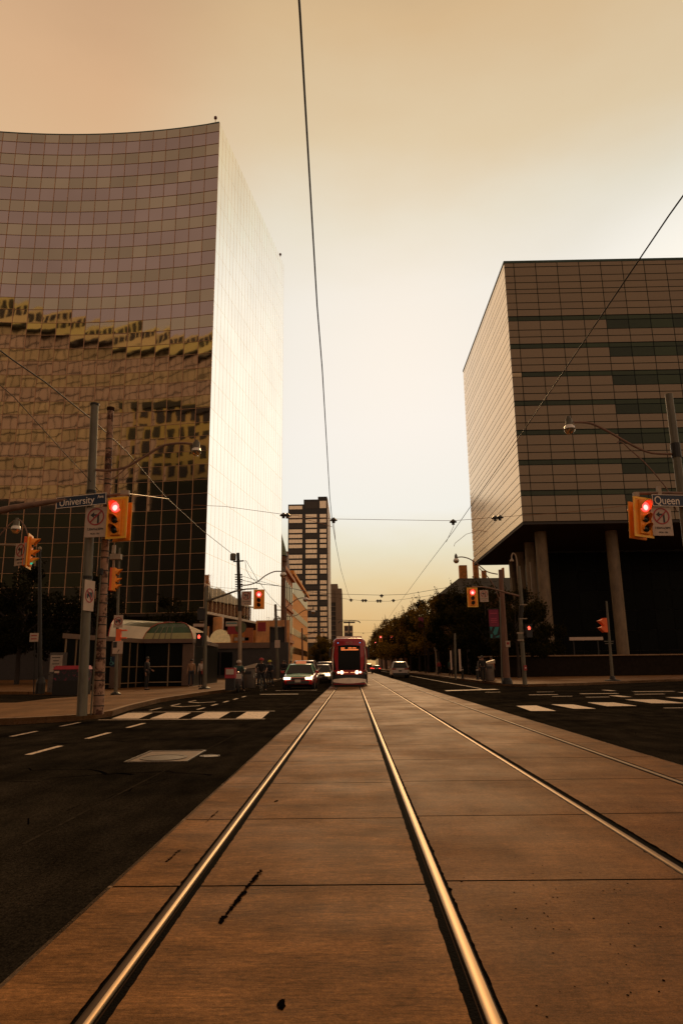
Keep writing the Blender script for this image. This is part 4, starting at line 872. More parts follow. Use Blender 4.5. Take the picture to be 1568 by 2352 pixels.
wire('lower span wire with a row of tiny insulators', [at(x, y, YT+3) for x, y in ((700, 1366), (773, 1373), (806, 1377), (845, 1381), (892, 1381), (960, 1372), (1000, 1366))], .011, ins=[at(x, y, YT+3) for x, y in ((806, 1378), (833, 1379), (839, 1379), (867, 1380), (873, 1380), (903, 1379))])
wire('distant span wire far beyond the streetcar', [at(x, y, 90) for x, y in ((690, 1416), (800, 1424), (883, 1425), (950, 1420))], .014, ins=[at(883, 1425, 90)])
wire('farthest span wire low over the street', [at(x, y, 130) for x, y in ((760, 1450), (835, 1454), (900, 1450))], .016, ins=[at(834, 1454, 130)])
ZF = 10.1
f = [at(540, 1277, 57.8)]+[at(x, y, Y) for x, y, Y in ((462, 1216, 44.5), (383, 1144, 35.5), (290, 1036, 27), (215, 966, 22.8), (105, 878, 19.4), (33, 829, 17.8), (-60, 760, 16))]
wire('thick black feeder cable slanting from the left edge to the utility pole', f, .02)
wire('thin guy wire slanting to the University Ave mast arm', [at(x, y, Y) for x, y, Y in ((-40, 850, 14), (33, 912, 14.8), (160, 1053, 16.6), (190, 1084, 17), (228, 1128, 17.4))], .009)
wire('short support wire above the University Ave signal', [at(252, 1126, 17.5), at(285, 1096, 17.5), at(313, 1065, 17.5)], .008, BROWNP)
wire('thin cable sagging right from the University Ave mast arm', [at(x, y, Y) for x, y, Y in ((296, 1134, 17.5), (344, 1140, 20), (388, 1146, 24))], .010, GALVL)
wire('slack drop wire at the utility pole top', [at(x, y, 58) for x, y in ((563, 1287), (566, 1310), (575, 1325), (590, 1338), (600, 1342), (640, 1345))], .018)
wire('diagonal wire from the utility pole toward the far kerb', [at(x, y, Y) for x, y, Y in ((565, 1287, 58), (590, 1330, 60), (620, 1370, 64), (645, 1395, 68))], .02)
wire('pair of slack cables from the utility pole past the turret', [at(x, y, Y) for x, y, Y in ((553, 1332, 58), (590, 1340, 60), (640, 1346, 66), (700, 1357, 80))], .022)
wire('lowest slack cable from the signal pole to the utility pole', [at(x, y, Y) for x, y, Y in ((474, 1345, 38.2), (500, 1349, 46), (541, 1352, 58))], .012)

# ================================================================== streetcar
TRED = mat('tram_red', (.36, .008, .016), .3, 0, var=.12, scale=2, coat=.4)
TWHT = mat('tram_white', (.95, .82, .64), .4, var=.15, scale=3)
TBLK = mat('tram_black', (.012, .011, .010), .4)
TGLS = mirror_mat('tram_glass', (.008, .009, .008), metal=0., rough=.08, wave=.004, island=0, spec=.06)
HEAD = mat('headlight_glow', (1, .9, .7), .3, emit=(1., .80, .50), es=3.2)
HEADC = mat('headlight_strip', (1, .6, .3), .3, emit=(1., .45, .18), es=1.3)
LED = mat('led_amber', (1, .3, .08), .3, emit=(1., .24, .06), es=1.1)
BLUEL = mat('blue_marker', (.05, .4, .8), .3, emit=(.05, .40, .8), es=1.3)
t = thing('streetcar', 'red and white streetcar numbered 4429 heading this way with headlights on', 'tram', (-.20, 44.3, 0)); TR = t
def trsec(y, wb, wm, wt, z0, z1, rr):     # rounded section: half widths at the bottom, middle, top
    P = [(-wb, z0), (-wm, z0+.9), (-wm, z1-.9), (-wt, z1-rr)]
    for k in range(1, 5): a = PI-PI/2*k/4; P.append((-wt+rr+rr*math.cos(a), z1-rr+rr*math.sin(a)))
    Q = [(-x, z) for x, z in P[::-1]]
    return [(x, y, z) for x, z in P+Q]
secs = [(-.0, .80, .90, .88, .95, 2.92, .22), (.10, 1.00, 1.05, .98, .95, 3.02, .3), (.6, 1.08, 1.12, 1.05, .95, 3.06, .34), (2.2, 1.16, 1.19, 1.12, .95, 3.1, .36), (28, 1.16, 1.19, 1.12, .95, 3.1, .36)]
MB().rings([trsec(*s_) for s_ in secs]).build('body', TRED, t, smooth=True, auto=50)
def sh(pts): return pts
fr = lambda x, e: .10*(abs(x)/1.05)**2*1.2-e       # the front face bows outward
def front(poly_xz, e, name, m, th=.05):
    mb = MB(); n = len(poly_xz); mb.add([(x, fr(x, e), z) for x, z in poly_xz]+[(x, fr(x, e)+th, z) for x, z in poly_xz], [tuple(range(n)), tuple(range(n, 2*n))[::-1]]+[(i, n+i, n+(i+1) % n, (i+1) % n) for i in range(n)]); return mb.build(name, m, t)
def grid_front(x0, x1, z0, z1, e, name, m, n=8, top=None, par=None):
    mb = MB()
    for i in range(n):
        a, b = x0+(x1-x0)*i/n, x0+(x1-x0)*(i+1)/n
        za, zb = (z1-.10*(a/x1)**2, z1-.10*(b/x1)**2) if top else (z1, z1)
        q0, q1 = (z0+.09*(a/x1)**2, z0+.09*(b/x1)**2) if top == 2 else (z0, z0)
        mb.add([(a, fr(a, e), q0), (b, fr(b, e), q1), (b, fr(b, e), zb), (a, fr(a, e), za), (a, fr(a, e)+.06, q0), (b, fr(b, e)+.06, q1), (b, fr(b, e)+.06, zb), (a, fr(a, e)+.06, za)], [(0, 1, 2, 3), (7, 6, 5, 4), (3, 2, 6, 7), (0, 4, 5, 1)])
    return mb.build(name, m, par or t, smooth=True, auto=30)
ws = grid_front(-1.04, 1.04, 1.05, 2.60, .055, 'windscreen', TGLS, 10, 1)
grid_front(-.86, .86, .76, 1.02, .07, 'headlight_panel', TRED, 8)
grid_front(-1.0, 1.0, .48, .78, .05, 'bumper', TBLK, 8)
grid_front(-1.05, 1.05, .22, .56, .085, 'front_skirt', TWHT, 10, 2)
grid_front(-1.02, 1.02, .155, .215, .07, 'skirt_trim', TRED, 8)
MB().box((0, 14.2, .10), (1.9, 27.5, .16)).build('undercarriage', TBLK, t)
for sx in (-1, 1):
    MB().box((sx*1.19, 15.2, .52), (.03, 25.6, .80)).build('side_skirt', TWHT, t); MB().box((sx*1.19, 15.5, 1.9), (.035, 24.5, 1.15)).build('side_window', TGLS, t)
    MB().tube([(sx*1.03, .02, 1.0), (sx*1.05, .03, 1.9), (sx*.98, .03, 2.5)], .022).build('corner_trim', TWHT, t)
    h = MB().lathe([(.115, -.09), (.09, -.12), (0, -.125)], (sx*.48, fr(.48, .0), .90), 16, 'y').build('headlight', HEAD, t); MB().lathe([(.065, -.09), (.05, -.11), (0, -.115)], (sx*.70, fr(.7, 0.), .90), 12, 'y').build('headlight', HEAD, t)
    MB().box((sx*.22, fr(.22, .085), .89), (.30, .02, .028)).build('light_bar', HEADC, t)
    MB().lathe([(.05, -.04), (.03, -.06), (0, -.062)], (sx*.70, .06, 2.74), 12, 'y').build('marker_light', BLUEL, t)
    m_ = MB().tube([(sx*1.05, .3, 2.45), (sx*1.22, .0, 2.4)], .02).build('mirror_arm', TBLK, t); MB().box((sx*1.22, .0, 2.1), (.12, .1, .55)).build('mirror', TBLK, m_)
text('4429', 'number_lettering', mat('tram_number', (.55, .28, .2), .5), t, (0, -.012, 2.74), .19, 1.1, ext=.01)
mb = MB(); rl = random.Random(2)
for z, spans in ((2.41, ((-.52, -.28), (-.06, .18), (.22, .42))), (2.30, ((-.52, -.24), (-.2, .20), (.24, .58)))):
    for a, b in spans:
        x = a
        while x < b: wd = rl.uniform(.03, .06); mb.box((x+wd/2, fr(x, .062), z+rl.uniform(-.004, .004)), (wd-.008, .012, .055)); x += wd
mb.build('destination_lettering', LED, ws)
mb = MB(); mb.tube([(.16, .02, 2.25), (.2, .015, 1.1)], .035); mb.tube([(-.28, .02, 2.2), (-.24, .015, 1.3)], .025); mb.build('wiper', mat('wiper_metal', (.10, .06, .04), .5), t)
MB().box((0, 6, 3.17), (1.7, 7, .18)).build('roof_equipment', TWHT, t); 
pg = MB().tube([(0, 9.4, 3.2), (0, 8.2, 3.9), (0, 9.3, 4.65)], .05).build('pantograph', TBLK, t); MB().box((.0, 9.0, 3.45), (.34, .5, .5)).build('pantograph_base', TBLK, t)
MB().tube(smoothpath([(-.85, 9.3, 4.55), (-.6, 9.3, 4.72), (.6, 9.3, 4.72), (.85, 9.3, 4.55)]), .035).build('pantograph_bow', TBLK, pg); mb = MB(); mb.box((0, 9.45, 4.62), (.9, .3, .1)); mb.build('pantograph_head', TBLK, pg)
for y in (4, 13, 22): MB().box((0, y, .2), (1.6, 1.9, .3)).build('bogie', TBLK, t)

# ================================================================== cars
TYRE = mat('tyre', (.012, .011, .010), .8); RIM = mat('alloy_rim', (.25, .2, .16), .35, .8)
CGL = mirror_mat('car_glass', (.02, .022, .02), metal=0., rough=.05, wave=.002, island=0)
TAIL = mat('tail_lens', (.25, .01, .01), .3); TAILON = mat('tail_lit', (.8, .02, .02), .3, emit=(1., .06, .04), es=1.8); PLATE = mat('number_plate', (.5, .42, .33), .5)
CHROME = mat('chrome', (.6, .5, .4), .2, 1.)
def car(label, loc, rz, paint, roof=None, kind='sedan', lights=True, grp='cars queued behind the taxi', cat='car', bonnet=None, name='parked_car', tail=False, plate_=True):
    """front faces -y"""
    t = thing(name, label, cat, loc, rz, grp)
    suv = kind != 'sedan'; L_, W, H = (4.55, 1.84, 1.44) if not suv else (4.5, 1.88, 1.70)
    hw = W/2; zb = .30; belt = .93 if not suv else 1.06; hood = .78 if not suv else .98
    st = [(0, .70, .62, .36), (.10, .84, .70, .30), (.45, .93, hood-.03, .27), (1.35, 1., hood+.09, .27), (1.75, 1., belt, .27), (3.55, 1., belt+.03, .27), (4.15, .97, belt+.02 if not suv else belt+.05, .3), (L_-.10, .90, belt-.02, .36), (L_, .80, belt-.12, .45)]
    def sec(y, k, zt, z0):
        w = hw*k; return [(-w*.90, y, z0), (-w, y, z0+.14), (-w, y, zt-.22), (-w*.95, y, zt-.06), (-w*.80, y, zt), (w*.80, y, zt), (w*.95, y, zt-.06), (w, y, zt-.22), (w, y, z0+.14), (w*.90, y, z0)]
    MB().rings([sec(*s_) for s_ in st]).build('body', paint, t, smooth=True, auto=35)
    rb, rf = (3.95, 2.0) if not suv else (4.40, 1.95); ct = 1.32; cb = 4.15 if not suv else 4.44
    gw, rw = hw*.90, hw*.70
    g = [(-gw, ct, belt-.03), (gw, ct, belt-.03), (gw, cb, belt-.0), (-gw, cb, belt-.0), (-rw, rf+.02, H-.03), (rw, rf+.02, H-.03), (rw, rb-.45, H-.03), (-rw, rb-.45, H-.03)]
    MB().add(g, [(0, 1, 5, 4), (1, 2, 6, 5), (2, 3, 7, 6), (3, 0, 4, 7)]).build('windows', CGL, t)
    rm = roof or paint
    R = []
    for y, z, k in ((rf-.02, H-.035, .98), (rf+.25, H, 1.03), ((rf+rb)/2, H+.015, 1.03), (rb-.55, H-.005, 1.0), (rb-.42, H-.05, .98)):
        R.append([(-rw*k, y, z-.03), (-rw*k*.9, y, z+.005), (0, y, z+.02), (rw*k*.9, y, z+.005), (rw*k, y, z-.03), (0, y, z-.035)])
    MB().rings(R).build('roof', rm, t, smooth=True)
    for sx in (-1, 1):
        MB().tube([(sx*gw, ct-.02, belt-.02), (sx*rw, rf, H-.03)], .035, 6).build('pillar', rm, t); MB().tube([(sx*gw, cb, belt), (sx*rw, rb-.43, H-.03)], .055, 6).build('pillar', rm, t)
        MB().tube([(sx*(gw+.005), 2.75, belt), (sx*rw*1.0, 2.85, H-.03)], .03, 6).build('pillar', TBLK, t)
        for y in (.85, 3.6):
            w = MB().lathe([(.20, -.10), (.31, -.11), (.33, -.06), (.33, .06), (.31, .11), (.20, .10)], (sx*(hw-.11), y, .33), 22, 'x').build('wheel', TYRE, t, smooth=True); MB().lathe([(.2, -.112), (.17, -.118), (0, -.10), (.17, .118), (.2, .112)], (sx*(hw-.11), y, .33), 16, 'x').build('rim', RIM, w)
        MB().box((sx*(hw+.09), 1.55, belt+.06), (.20, .10, .14)).build('mirror', paint, t, bevel=.02)
        MB().box((sx*hw*.66, .045, hood-.14), (.40, .16, .13), rz=sx*.25).build('headlight', HEAD if lights else CHROME, t, bevel=.02)
        MB().box((sx*hw*.70, L_-.04, belt-.12), (.42, .10, .14), rz=-sx*.2).build('taillight', TAILON if tail else TAIL, t, bevel=.02)
    mb = MB(); mb.box((0, .035, .60), (.86, .12, .12)); mb.box((0, .03, .42), (1.25, .14, .16)); mb.build('grille', TBLK, t); MB().box((0, -.03, .70), (1.0, .05, .02)).build('grille_trim', CHROME, t)
    if plate_: MB().box((0, -.055, .50), (.32, .02, .15)).build('number_plate', PLATE, t)
    MB().box((0, L_+.01, .74), (.32, .02, .14)).build('rear_plate', PLATE if not suv else TBLK, t); mb = MB(); mb.box((0, L_-.03, .42), (W*.86, .12, .22)); mb.build('rear_bumper', TBLK, t)
    if bonnet:
        R = []
        for y, z, k in ((.16, .735, .70), (.45, hood-.02, .78), (.9, hood+.045, .80), (1.36, hood+.10, .80)): R.append([(-hw*k, y, z-.0), (0, y, z+.03), (hw*k, y, z), (0, y, z-.03)])
        MB().rings(R).build('bonnet', bonnet, t, smooth=True)
    return t
CRED = mat('taxi_red', (.42, .012, .012), .3, coat=.6, var=.08); CGRN = mat('taxi_green', (.17, .44, .24), .28, coat=.6, var=.08)
CWHT = mat('car_white', (.55, .46, .37), .3, coat=.6, var=.06); CSIL = mat('car_silver', (.30, .25, .20), .3, .6, coat=.4, var=.06); CBLK = mat('car_black', (.015, .013, .012), .25, coat=.6); CGRY = mat('car_grey', (.12, .10, .085), .3, .4, coat=.5)
tx = car('red and green taxi waiting at the front of the queue with roof sign', (-3.09, 39.5, 0), 0, CRED, CGRN, 'sedan', True, 'waiting cars', 'taxi', CGRN, 'taxi')
rs = MB().box((0, 2.5, 1.53), (.62, .2, .17)).build('roof_sign', mat('taxi_sign', (.6, .2, .1), .4, emit=(1., .3, .12), es=.35), tx, bevel=.02)
car('dark pale roofed van right behind the taxi', (-3.35, 46.4, 0), 0, CSIL, CWHT, 'suv', True, 'waiting cars', 'van', name='minivan')
for k, (x, y, p, r_, kd, lab) in enumerate(((-2.55, 54.5, CWHT, None, 'sedan', 'white car third in the queue left of the streetcar'), (-2.5, 61.5, CSIL, None, 'suv', 'silver car fourth in the queue left of the streetcar'), (-2.45, 69, CBLK, CGRY, 'suv', 'black car fifth in the queue left of the streetcar'), (-2.3, 77, CWHT, None, 'suv', 'white van last visible in the queue'), (-2.6, 86, CGRY, None, 'sedan', 'grey car at the tail of the queue'))):
    car(lab, (x, y, 0), 0, p, r_, kd, True, 'waiting cars', name='car')
car('white hatchback seen from behind in the right lane', (5.1, 79.2, 0), PI, CWHT, None, 'suv', False, 'cars driving away', name='car')
car('dark car with red tail lights far down the right lane', (5.0, 150, 0), PI, CBLK, None, 'sedan', False, 'cars driving away', name='car', tail=True)
car('far grey car with red tail lights behind the streetcar', (2.7, 128, 0), PI, CGRY, None, 'suv', False, 'cars driving away', name='car', tail=True)

# ================================================================== people
SKIN = mat('skin', (.30, .155, .09), .55, var=.08); HAIRD = mat('dark_hair', (.02, .013, .010), .6); 
CL = {k: mat('cloth_'+k, c, .85, var=.2, scale=9, bump=.15) for k, c in {'black': (.014, .013, .013), 'navy': (.018, .022, .03), 'denim': (.025, .03, .04), 'tan': (.30, .17, .09), 'pale': (.34, .26, .19), 'white': (.5, .42, .34), 'red': (.28, .03, .03), 'olive': (.05, .05, .03), 'orange': (.34, .10, .03), 'teal': (.03, .07, .06), 'grey': (.10, .085, .07), 'yellow': (.45, .42, .06)}.items()}
SHOE = mat('shoe', (.02, .016, .014), .6)
def skin(name, nodes, edges, m, parent, root=0, lv=1):
    me = bpy.data.meshes.new(name); me.from_pydata([n[0] for n in nodes], edges, []); o = bpy.data.objects.new(name, me); COL.objects.link(o)
    md = o.modifiers.new('s', 'SKIN'); sv = me.skin_vertices[0].data
    for i, n in enumerate(nodes): r = n[1]; sv[i].radius = (r, r) if not isinstance(r, tuple) else r; sv[i].use_root = (i == root)
    md.use_smooth_shade = True; o.modifiers.new('d', 'SUBSURF').levels = lv; o.modifiers['d'].render_levels = lv
    bpy.context.view_layer.update()
    me2 = bpy.data.meshes.new_from_object(o.evaluated_get(bpy.context.evaluated_depsgraph_get())); bpy.data.objects.remove(o); me2.name = name
    me2.materials.clear(); me2.materials.append(m); me2.polygons.foreach_set('use_smooth', [True]*len(me2.polygons))
    q = bpy.data.objects.new(name, me2); COL.objects.link(q); q.parent = parent; return q
def person(label, loc, rz, H=1.70, top='black', legs='denim', pose=None, long_hair=False, helmet=None, bag=None, sleeves=True, grp='people on foot', hair=HAIRD):
    t = thing('person', label, 'person', loc, rz, grp); s_ = H/1.70; t.scale = (s_,)*3
    J = dict(pelvis=(0, 0, .95), spine=(0, .01, 1.12), chest=(0, .01, 1.31), neck=(0, .01, 1.45), head0=(0, -.005, 1.53), head1=(0, -.015, 1.61), head2=(0, 0, 1.68))
    for sx, S_ in ((-1, 'L'), (1, 'R')):
        J.update({'hip'+S_: (sx*.09, 0, .91), 'knee'+S_: (sx*.10, -.015, .50), 'ankle'+S_: (sx*.10, .02, .09), 'toe'+S_: (sx*.12, -.14, .035), 'shoulder'+S_: (sx*.175, .01, 1.39), 'elbow'+S_: (sx*.22, .03, 1.12), 'wrist'+S_: (sx*.22, -.03, .88)})
    J.update(pose or {}); J = {k: Vector(v) for k, v in J.items()}
    N, E, ix = [], [], {}
    def node(k, p, r, par=None):
        ix[k] = len(N); N.append((tuple(p), r)); 
        if par: E.append((ix[par], ix[k]))
    node('pelvis', J['pelvis'], .11); node('spine', J['spine'], .10, 'pelvis'); node('chest', J['chest'], .12, 'spine'); node('neck', J['neck'], .05, 'chest')
    node('head0', J['head0'], .062, 'neck'); node('head1', J['head1'], .082, 'head0'); node('head2', J['head2'], .06, 'head1')
    node('nose', J['head0']+Vector((0, -.10, .045)), .014, 'head0')
    for sx, k in ((-1, 'earL'), (1, 'earR')): node(k, J['head1']+Vector((sx*.088, .01, -.03)), .014, 'head1')
    for sx, S_ in ((-1, 'L'), (1, 'R')):
        node('shoulder'+S_, J['shoulder'+S_], .055, 'chest'); node('elbow'+S_, J['elbow'+S_], .040, 'shoulder'+S_); node('wrist'+S_, J['wrist'+S_], .026, 'elbow'+S_)
        d = (J['wrist'+S_]-J['elbow'+S_]).normalized(); sd__ = Vector((0, -1, 0)); sd__ = (sd__-d*sd__.dot(d)).normalized(); palm = J['wrist'+S_]+d*.07; node('palm'+S_, palm, .034, 'wrist'+S_)
        for q, (off, ln) in enumerate(((-.027, .055), (-.009, .07), (.009, .075), (.027, .068))):
            a = palm+d*.03-sd__*off; b = a+d*ln*.55; c = b+d*ln*.4+Vector((-sx*.018, 0, 0)); node(f'fa{S_}{q}', a, .009, 'palm'+S_); node(f'fb{S_}{q}', b, .008, f'fa{S_}{q}'); node(f'fc{S_}{q}', c, .007, f'fb{S_}{q}')
        a = J['wrist'+S_]+d*.04+sd__*.035; node('tha'+S_, a, .010, 'wrist'+S_); node('thb'+S_, a+d*.035+sd__*.018, .008, 'tha'+S_)
        node('hip'+S_, J['hip'+S_], .085, 'pelvis'); node('knee'+S_, J['knee'+S_], .056, 'hip'+S_); node('calf'+S_, J['knee'+S_].lerp(J['ankle'+S_], .35), .05, 'knee'+S_); node('ankle'+S_, J['ankle'+S_], .036, 'calf'+S_); node('toe'+S_, J['toe'+S_], .028, 'ankle'+S_)
    skin('body', N, E, SKIN, t)
    # clothes
    N2 = [(J['pelvis']+Vector((0, 0, -.02)), .135), (J['spine'], .135), (J['chest'], .15), (J['neck']+Vector((0, 0, -.03)), .075)]; E2 = [(0, 1), (1, 2), (2, 3)]
    for S_ in 'LR':
        k = len(N2); N2 += [(J['shoulder'+S_], .075), (J['elbow'+S_], .058)]; E2 += [(2, k), (k, k+1)]
        if sleeves: N2.append((J['elbow'+S_].lerp(J['wrist'+S_], .93), .044)); E2.append((k+1, k+2))
    skin('jacket' if sleeves else 'shirt', [(tuple(a), b) for a, b in N2], E2, CL[top], t)
    N3 = [(J['pelvis'], .122)]; E3 = []
    for S_ in 'LR':
        k = len(N3); N3 += [(J['hip'+S_], .10), (J['knee'+S_], .072), (J['ankle'+S_].lerp(J['knee'+S_], .03), .058)]; E3 += [(0, k), (k, k+1), (k+1, k+2)]
    skin('trousers', [(tuple(a), b) for a, b in N3], E3, CL[legs], t)
    for S_ in 'LR':
        a, b = J['ankle'+S_], J['toe'+S_]; d = (b-a); d.z = 0
        skin('shoe', [(tuple(a+Vector((0, .03, -.045))), .045), (tuple(a+d*.5+Vector((0, 0, -.045))), .043), (tuple(b+Vector((0, -.03, .012))), .036)], [(0, 1), (1, 2)], SHOE, t)
    hd_ = J['head1']
    if helmet:
        MB().lathe([(.135, -.01), (.138, .03), (.115, .09), (.06, .125), (0, .135)], hd_+Vector((0, .012, .0)), 14).build('helmet', CL[helmet], t, smooth=True)
    else:
        MB().lathe([(.086, -.01), (.100, .02), (.094, .065), (.06, .098), (0, .108)], hd_+Vector((0, .018, 0)), 14).build('hair', hair, t, smooth=True)
    if long_hair: skin('long_hair', [(tuple(hd_+Vector((0, .05, .03))), .075), (tuple(hd_+Vector((0, .075, -.12))), .075), (tuple(hd_+Vector((0, .08, -.30))), .055)], [(0, 1), (1, 2)], hair, t)
    mb = MB(); 
    for sx in (-1, 1): mb.lathe([(.009, -.004), (.006, -.010), (0, -.012)], hd_+Vector((sx*.032, -.078, -.02)), 8, 'y')
    mb.build('eyes', HAIRD, t); MB().box(J['head0']+Vector((0, -.062, -.005)), (.045, .01, .010)).build('mouth', mat('lips', (.2, .06, .05), .5), t)
    return t
def V(*a): return a
g = gnd(335.7, 1585, .15); person('man in dark clothes standing in profile before the station windows', g, math.radians(80), 1.74, 'black', 'black', {'wristR': (.16, -.2, 1.02), 'toeL': (-.12, -.15, .035)})
g = gnd(438.5, 1577.5, .15); person('woman with long dark hair and pale top walking past the station', g, 0.1, 1.66, 'tan', 'denim', {'kneeL': (-.10, -.10, .50), 'ankleL': (-.10, -.18, .09), 'toeL': (-.11, -.33, .05), 'ankleR': (.09, .16, .10), 'toeR': (.1, .02, .035), 'wristL': (-.24, -.12, .9)}, True)
g = gnd(462, 1578, .15); pw = person('person in a white jacket holding a red bag near the signal pole', g, -0.1, 1.64, 'white', 'black', {'elbowR': (.24, .0, 1.14), 'wristR': (.16, -.22, 1.10), 'kneeR': (.1, -.08, .5), 'ankleR': (.1, -.12, .09), 'toeR': (.11, -.28, .04)}, True)
q = gnd(466, 1578.5, .15); t = thing('handbag', 'small red bag held by the person in white', 'bag', (q.x+.07, q.y-.22, 1.02)); MB().box((0, 0, .0), (.26, .12, .22)).build('pouch', CL['red'], t, bevel=.03); MB().torus((0, 0, .12), .08, .01, 'y').build('strap', SHOE, t)

BIKEM = mat('bike_frame', (.03, .03, .028), .35, .4)
def bicycle(label, loc, rz, col=BIKEM):
    t = thing('bicycle', label, 'bicycle', loc, rz, 'bicycles at the kerb lane')
    for y in (-.52, .52):
        w = MB().torus((0, y, .34), .325, .018, 'x', 28, 6).build('wheel', TYRE, t); mb = MB()
        for k in range(12): a = PI*k/6; mb.tube([(0, y, .34), (0, y+.31*math.cos(a), .34+.31*math.sin(a))], .003, 4)
        mb.build('spokes', CHROME, w)
    mb = MB()
    for a, b in (((0, -.40, .80), (0, .10, .86)), ((0, -.40, .74), (0, -.02, .30)), ((0, .12, .92), (0, -.02, .30)), ((0, -.02, .30), (0, .52, .34)), ((0, .10, .82), (0, .52, .34)), ((0, -.41, .90), (0, -.52, .34))): mb.tube([a, b], .018, 6)
    mb.build('frame', col, t); MB().tube(smoothpath([(-.29, -.36, 1.0), (-.2, -.44, 1.02), (0, -.42, .98), (.2, -.44, 1.02), (.29, -.36, 1.0)]), .013, 6).build('handlebar', BLK, t)
    MB().add([(-.03, .0, .95), (.03, .0, .95), (.08, .25, .96), (-.08, .25, .96), (-.03, .0, .91), (.03, .0, .91), (.07, .25, .90), (-.07, .25, .90)], [(0, 1, 2, 3), (4, 7, 6, 5), (0, 4, 5, 1), (1, 5, 6, 2), (2, 6, 7, 3), (3, 7, 4, 0)]).build('saddle', BLK, t)
    mb = MB(); mb.tube([(-.10, -.02, .30), (.10, -.02, .30)], .02); mb.box((-.15, -.02, .28), (.1, .08, .02)); mb.box((.15, -.02, .32), (.1, .08, .02)); mb.build('pedals', BLK, t)
    return t
ride = {'pelvis': (0, .06, .98), 'spine': (0, .03, 1.15), 'chest': (0, -.05, 1.34), 'neck': (0, -.09, 1.47), 'head0': (0, -.13, 1.55), 'head1': (0, -.14, 1.63), 'head2': (0, -.13, 1.70), 'shoulderL': (-.18, -.05, 1.41), 'shoulderR': (.18, -.05, 1.41), 'elbowL': (-.30, -.14, 1.20), 'elbowR': (.30, -.14, 1.20), 'wristL': (-.26, -.33, 1.05), 'wristR': (.26, -.33, 1.05),
        'hipL': (-.09, .06, .93), 'hipR': (.09, .06, .93), 'kneeL': (-.16, -.16, .56), 'kneeR': (.17, -.02, .50), 'ankleL': (-.17, -.02, .30), 'toeL': (-.17, -.17, .26), 'ankleR': (.24, -.02, .09), 'toeR': (.26, -.17, .035)}
g = gnd(600, 1588); bicycle('black bicycle under the red helmeted cyclist', g, .04); person('cyclist in dark clothes and red helmet standing astride a bicycle', g, .04, 1.72, 'black', 'black', ride, helmet='red', sleeves=False, grp='cyclists')
g = gnd(619.5, 1577); bicycle('bicycle under the yellow helmeted cyclist', g, -.05); person('cyclist in a yellow helmet waiting behind the first cyclist', g, -.05, 1.70, 'navy', 'black', ride, helmet='yellow', grp='cyclists')
# scooter and rider
g = gnd(547, 1590); t = thing('scooter', 'dark motor scooter with pale leg shield waiting beside the kerb', 'scooter', g, .12)
for y in (-.55, .55):
    w = MB().torus((0, y, .24), .17, .07, 'x', 24, 8).build('wheel', TYRE, t); MB().lathe([(.11, -.05), (.11, .05)], (0, y, .24), 14, 'x').build('rim', RIM, w)
MB().rings([[(-.20, -.42, .95), (.20, -.42, .95), (.16, -.36, .95), (-.16, -.36, .95)], [(-.24, -.52, .62), (.24, -.52, .62), (.2, -.42, .62), (-.2, -.42, .62)], [(-.14, -.5, .30), (.14, -.5, .30), (.12, -.4, .30), (-.12, -.4, .30)]]).build('leg_shield', CGRY, t)
MB().box((0, -.54, .82), (.34, .04, .26), rx=-.15).build('front_panel', CL['white'], t, bevel=.02); MB().box((0, 0, .28), (.34, .8, .10)).build('footboard', BLK, t, bevel=.02); MB().rings([[(-.16, .1, .35), (.16, .1, .35), (.16, .8, .45), (-.16, .8, .45)], [(-.14, .12, .74), (.14, .12, .74), (.16, .85, .78), (-.16, .85, .78)]]).build('rear_body', CBLK, t); MB().box((0, .42, .80), (.28, .68, .09)).build('seat', BLK, t, bevel=.03)
MB().tube(smoothpath([(-.36, -.28, 1.04), (-.2, -.38, 1.06), (0, -.40, 1.0), (.2, -.38, 1.06), (.36, -.28, 1.04)]), .018, 6).build('handlebar', BLK, t); MB().lathe([(.08, -.02), (.07, -.06), (0, -.07)], (0, -.44, 1.0), 12, 'y').build('headlight', CHROME, t)
mb = MB(); mb.tube([(0, -.42, .95), (0, -.55, .24)], .03); mb.build('fork', BLK, t)
for sx in (-1, 1): MB().tube([(sx*.3, -.3, 1.05), (sx*.34, -.32, 1.2)], .008).build('mirror_stem', BLK, t); MB().box((sx*.36, -.32, 1.22), (.12, .02, .08)).build('mirror', CHROME, t)
sit = {'pelvis': (0, .38, .88), 'spine': (0, .36, 1.06), 'chest': (0, .31, 1.25), 'neck': (0, .28, 1.38), 'head0': (0, .25, 1.46), 'head1': (0, .24, 1.54), 'head2': (0, .25, 1.61), 'shoulderL': (-.18, .31, 1.32), 'shoulderR': (.18, .31, 1.32), 'elbowL': (-.30, .10, 1.14), 'elbowR': (.30, .10, 1.14), 'wristL': (-.32, -.20, 1.07), 'wristR': (.32, -.20, 1.07),
       'hipL': (-.1, .36, .87), 'hipR': (.1, .36, .87), 'kneeL': (-.20, -.08, .80), 'kneeR': (.20, -.08, .80), 'ankleL': (-.20, -.02, .41), 'ankleR': (.30, -.0, .10), 'toeL': (-.2, -.18, .37), 'toeR': (.32, -.16, .04)}
person('scooter rider in a white helmet seated beside the kerb', g, .12, 1.70, 'teal', 'black', sit, helmet='white', grp='riders')
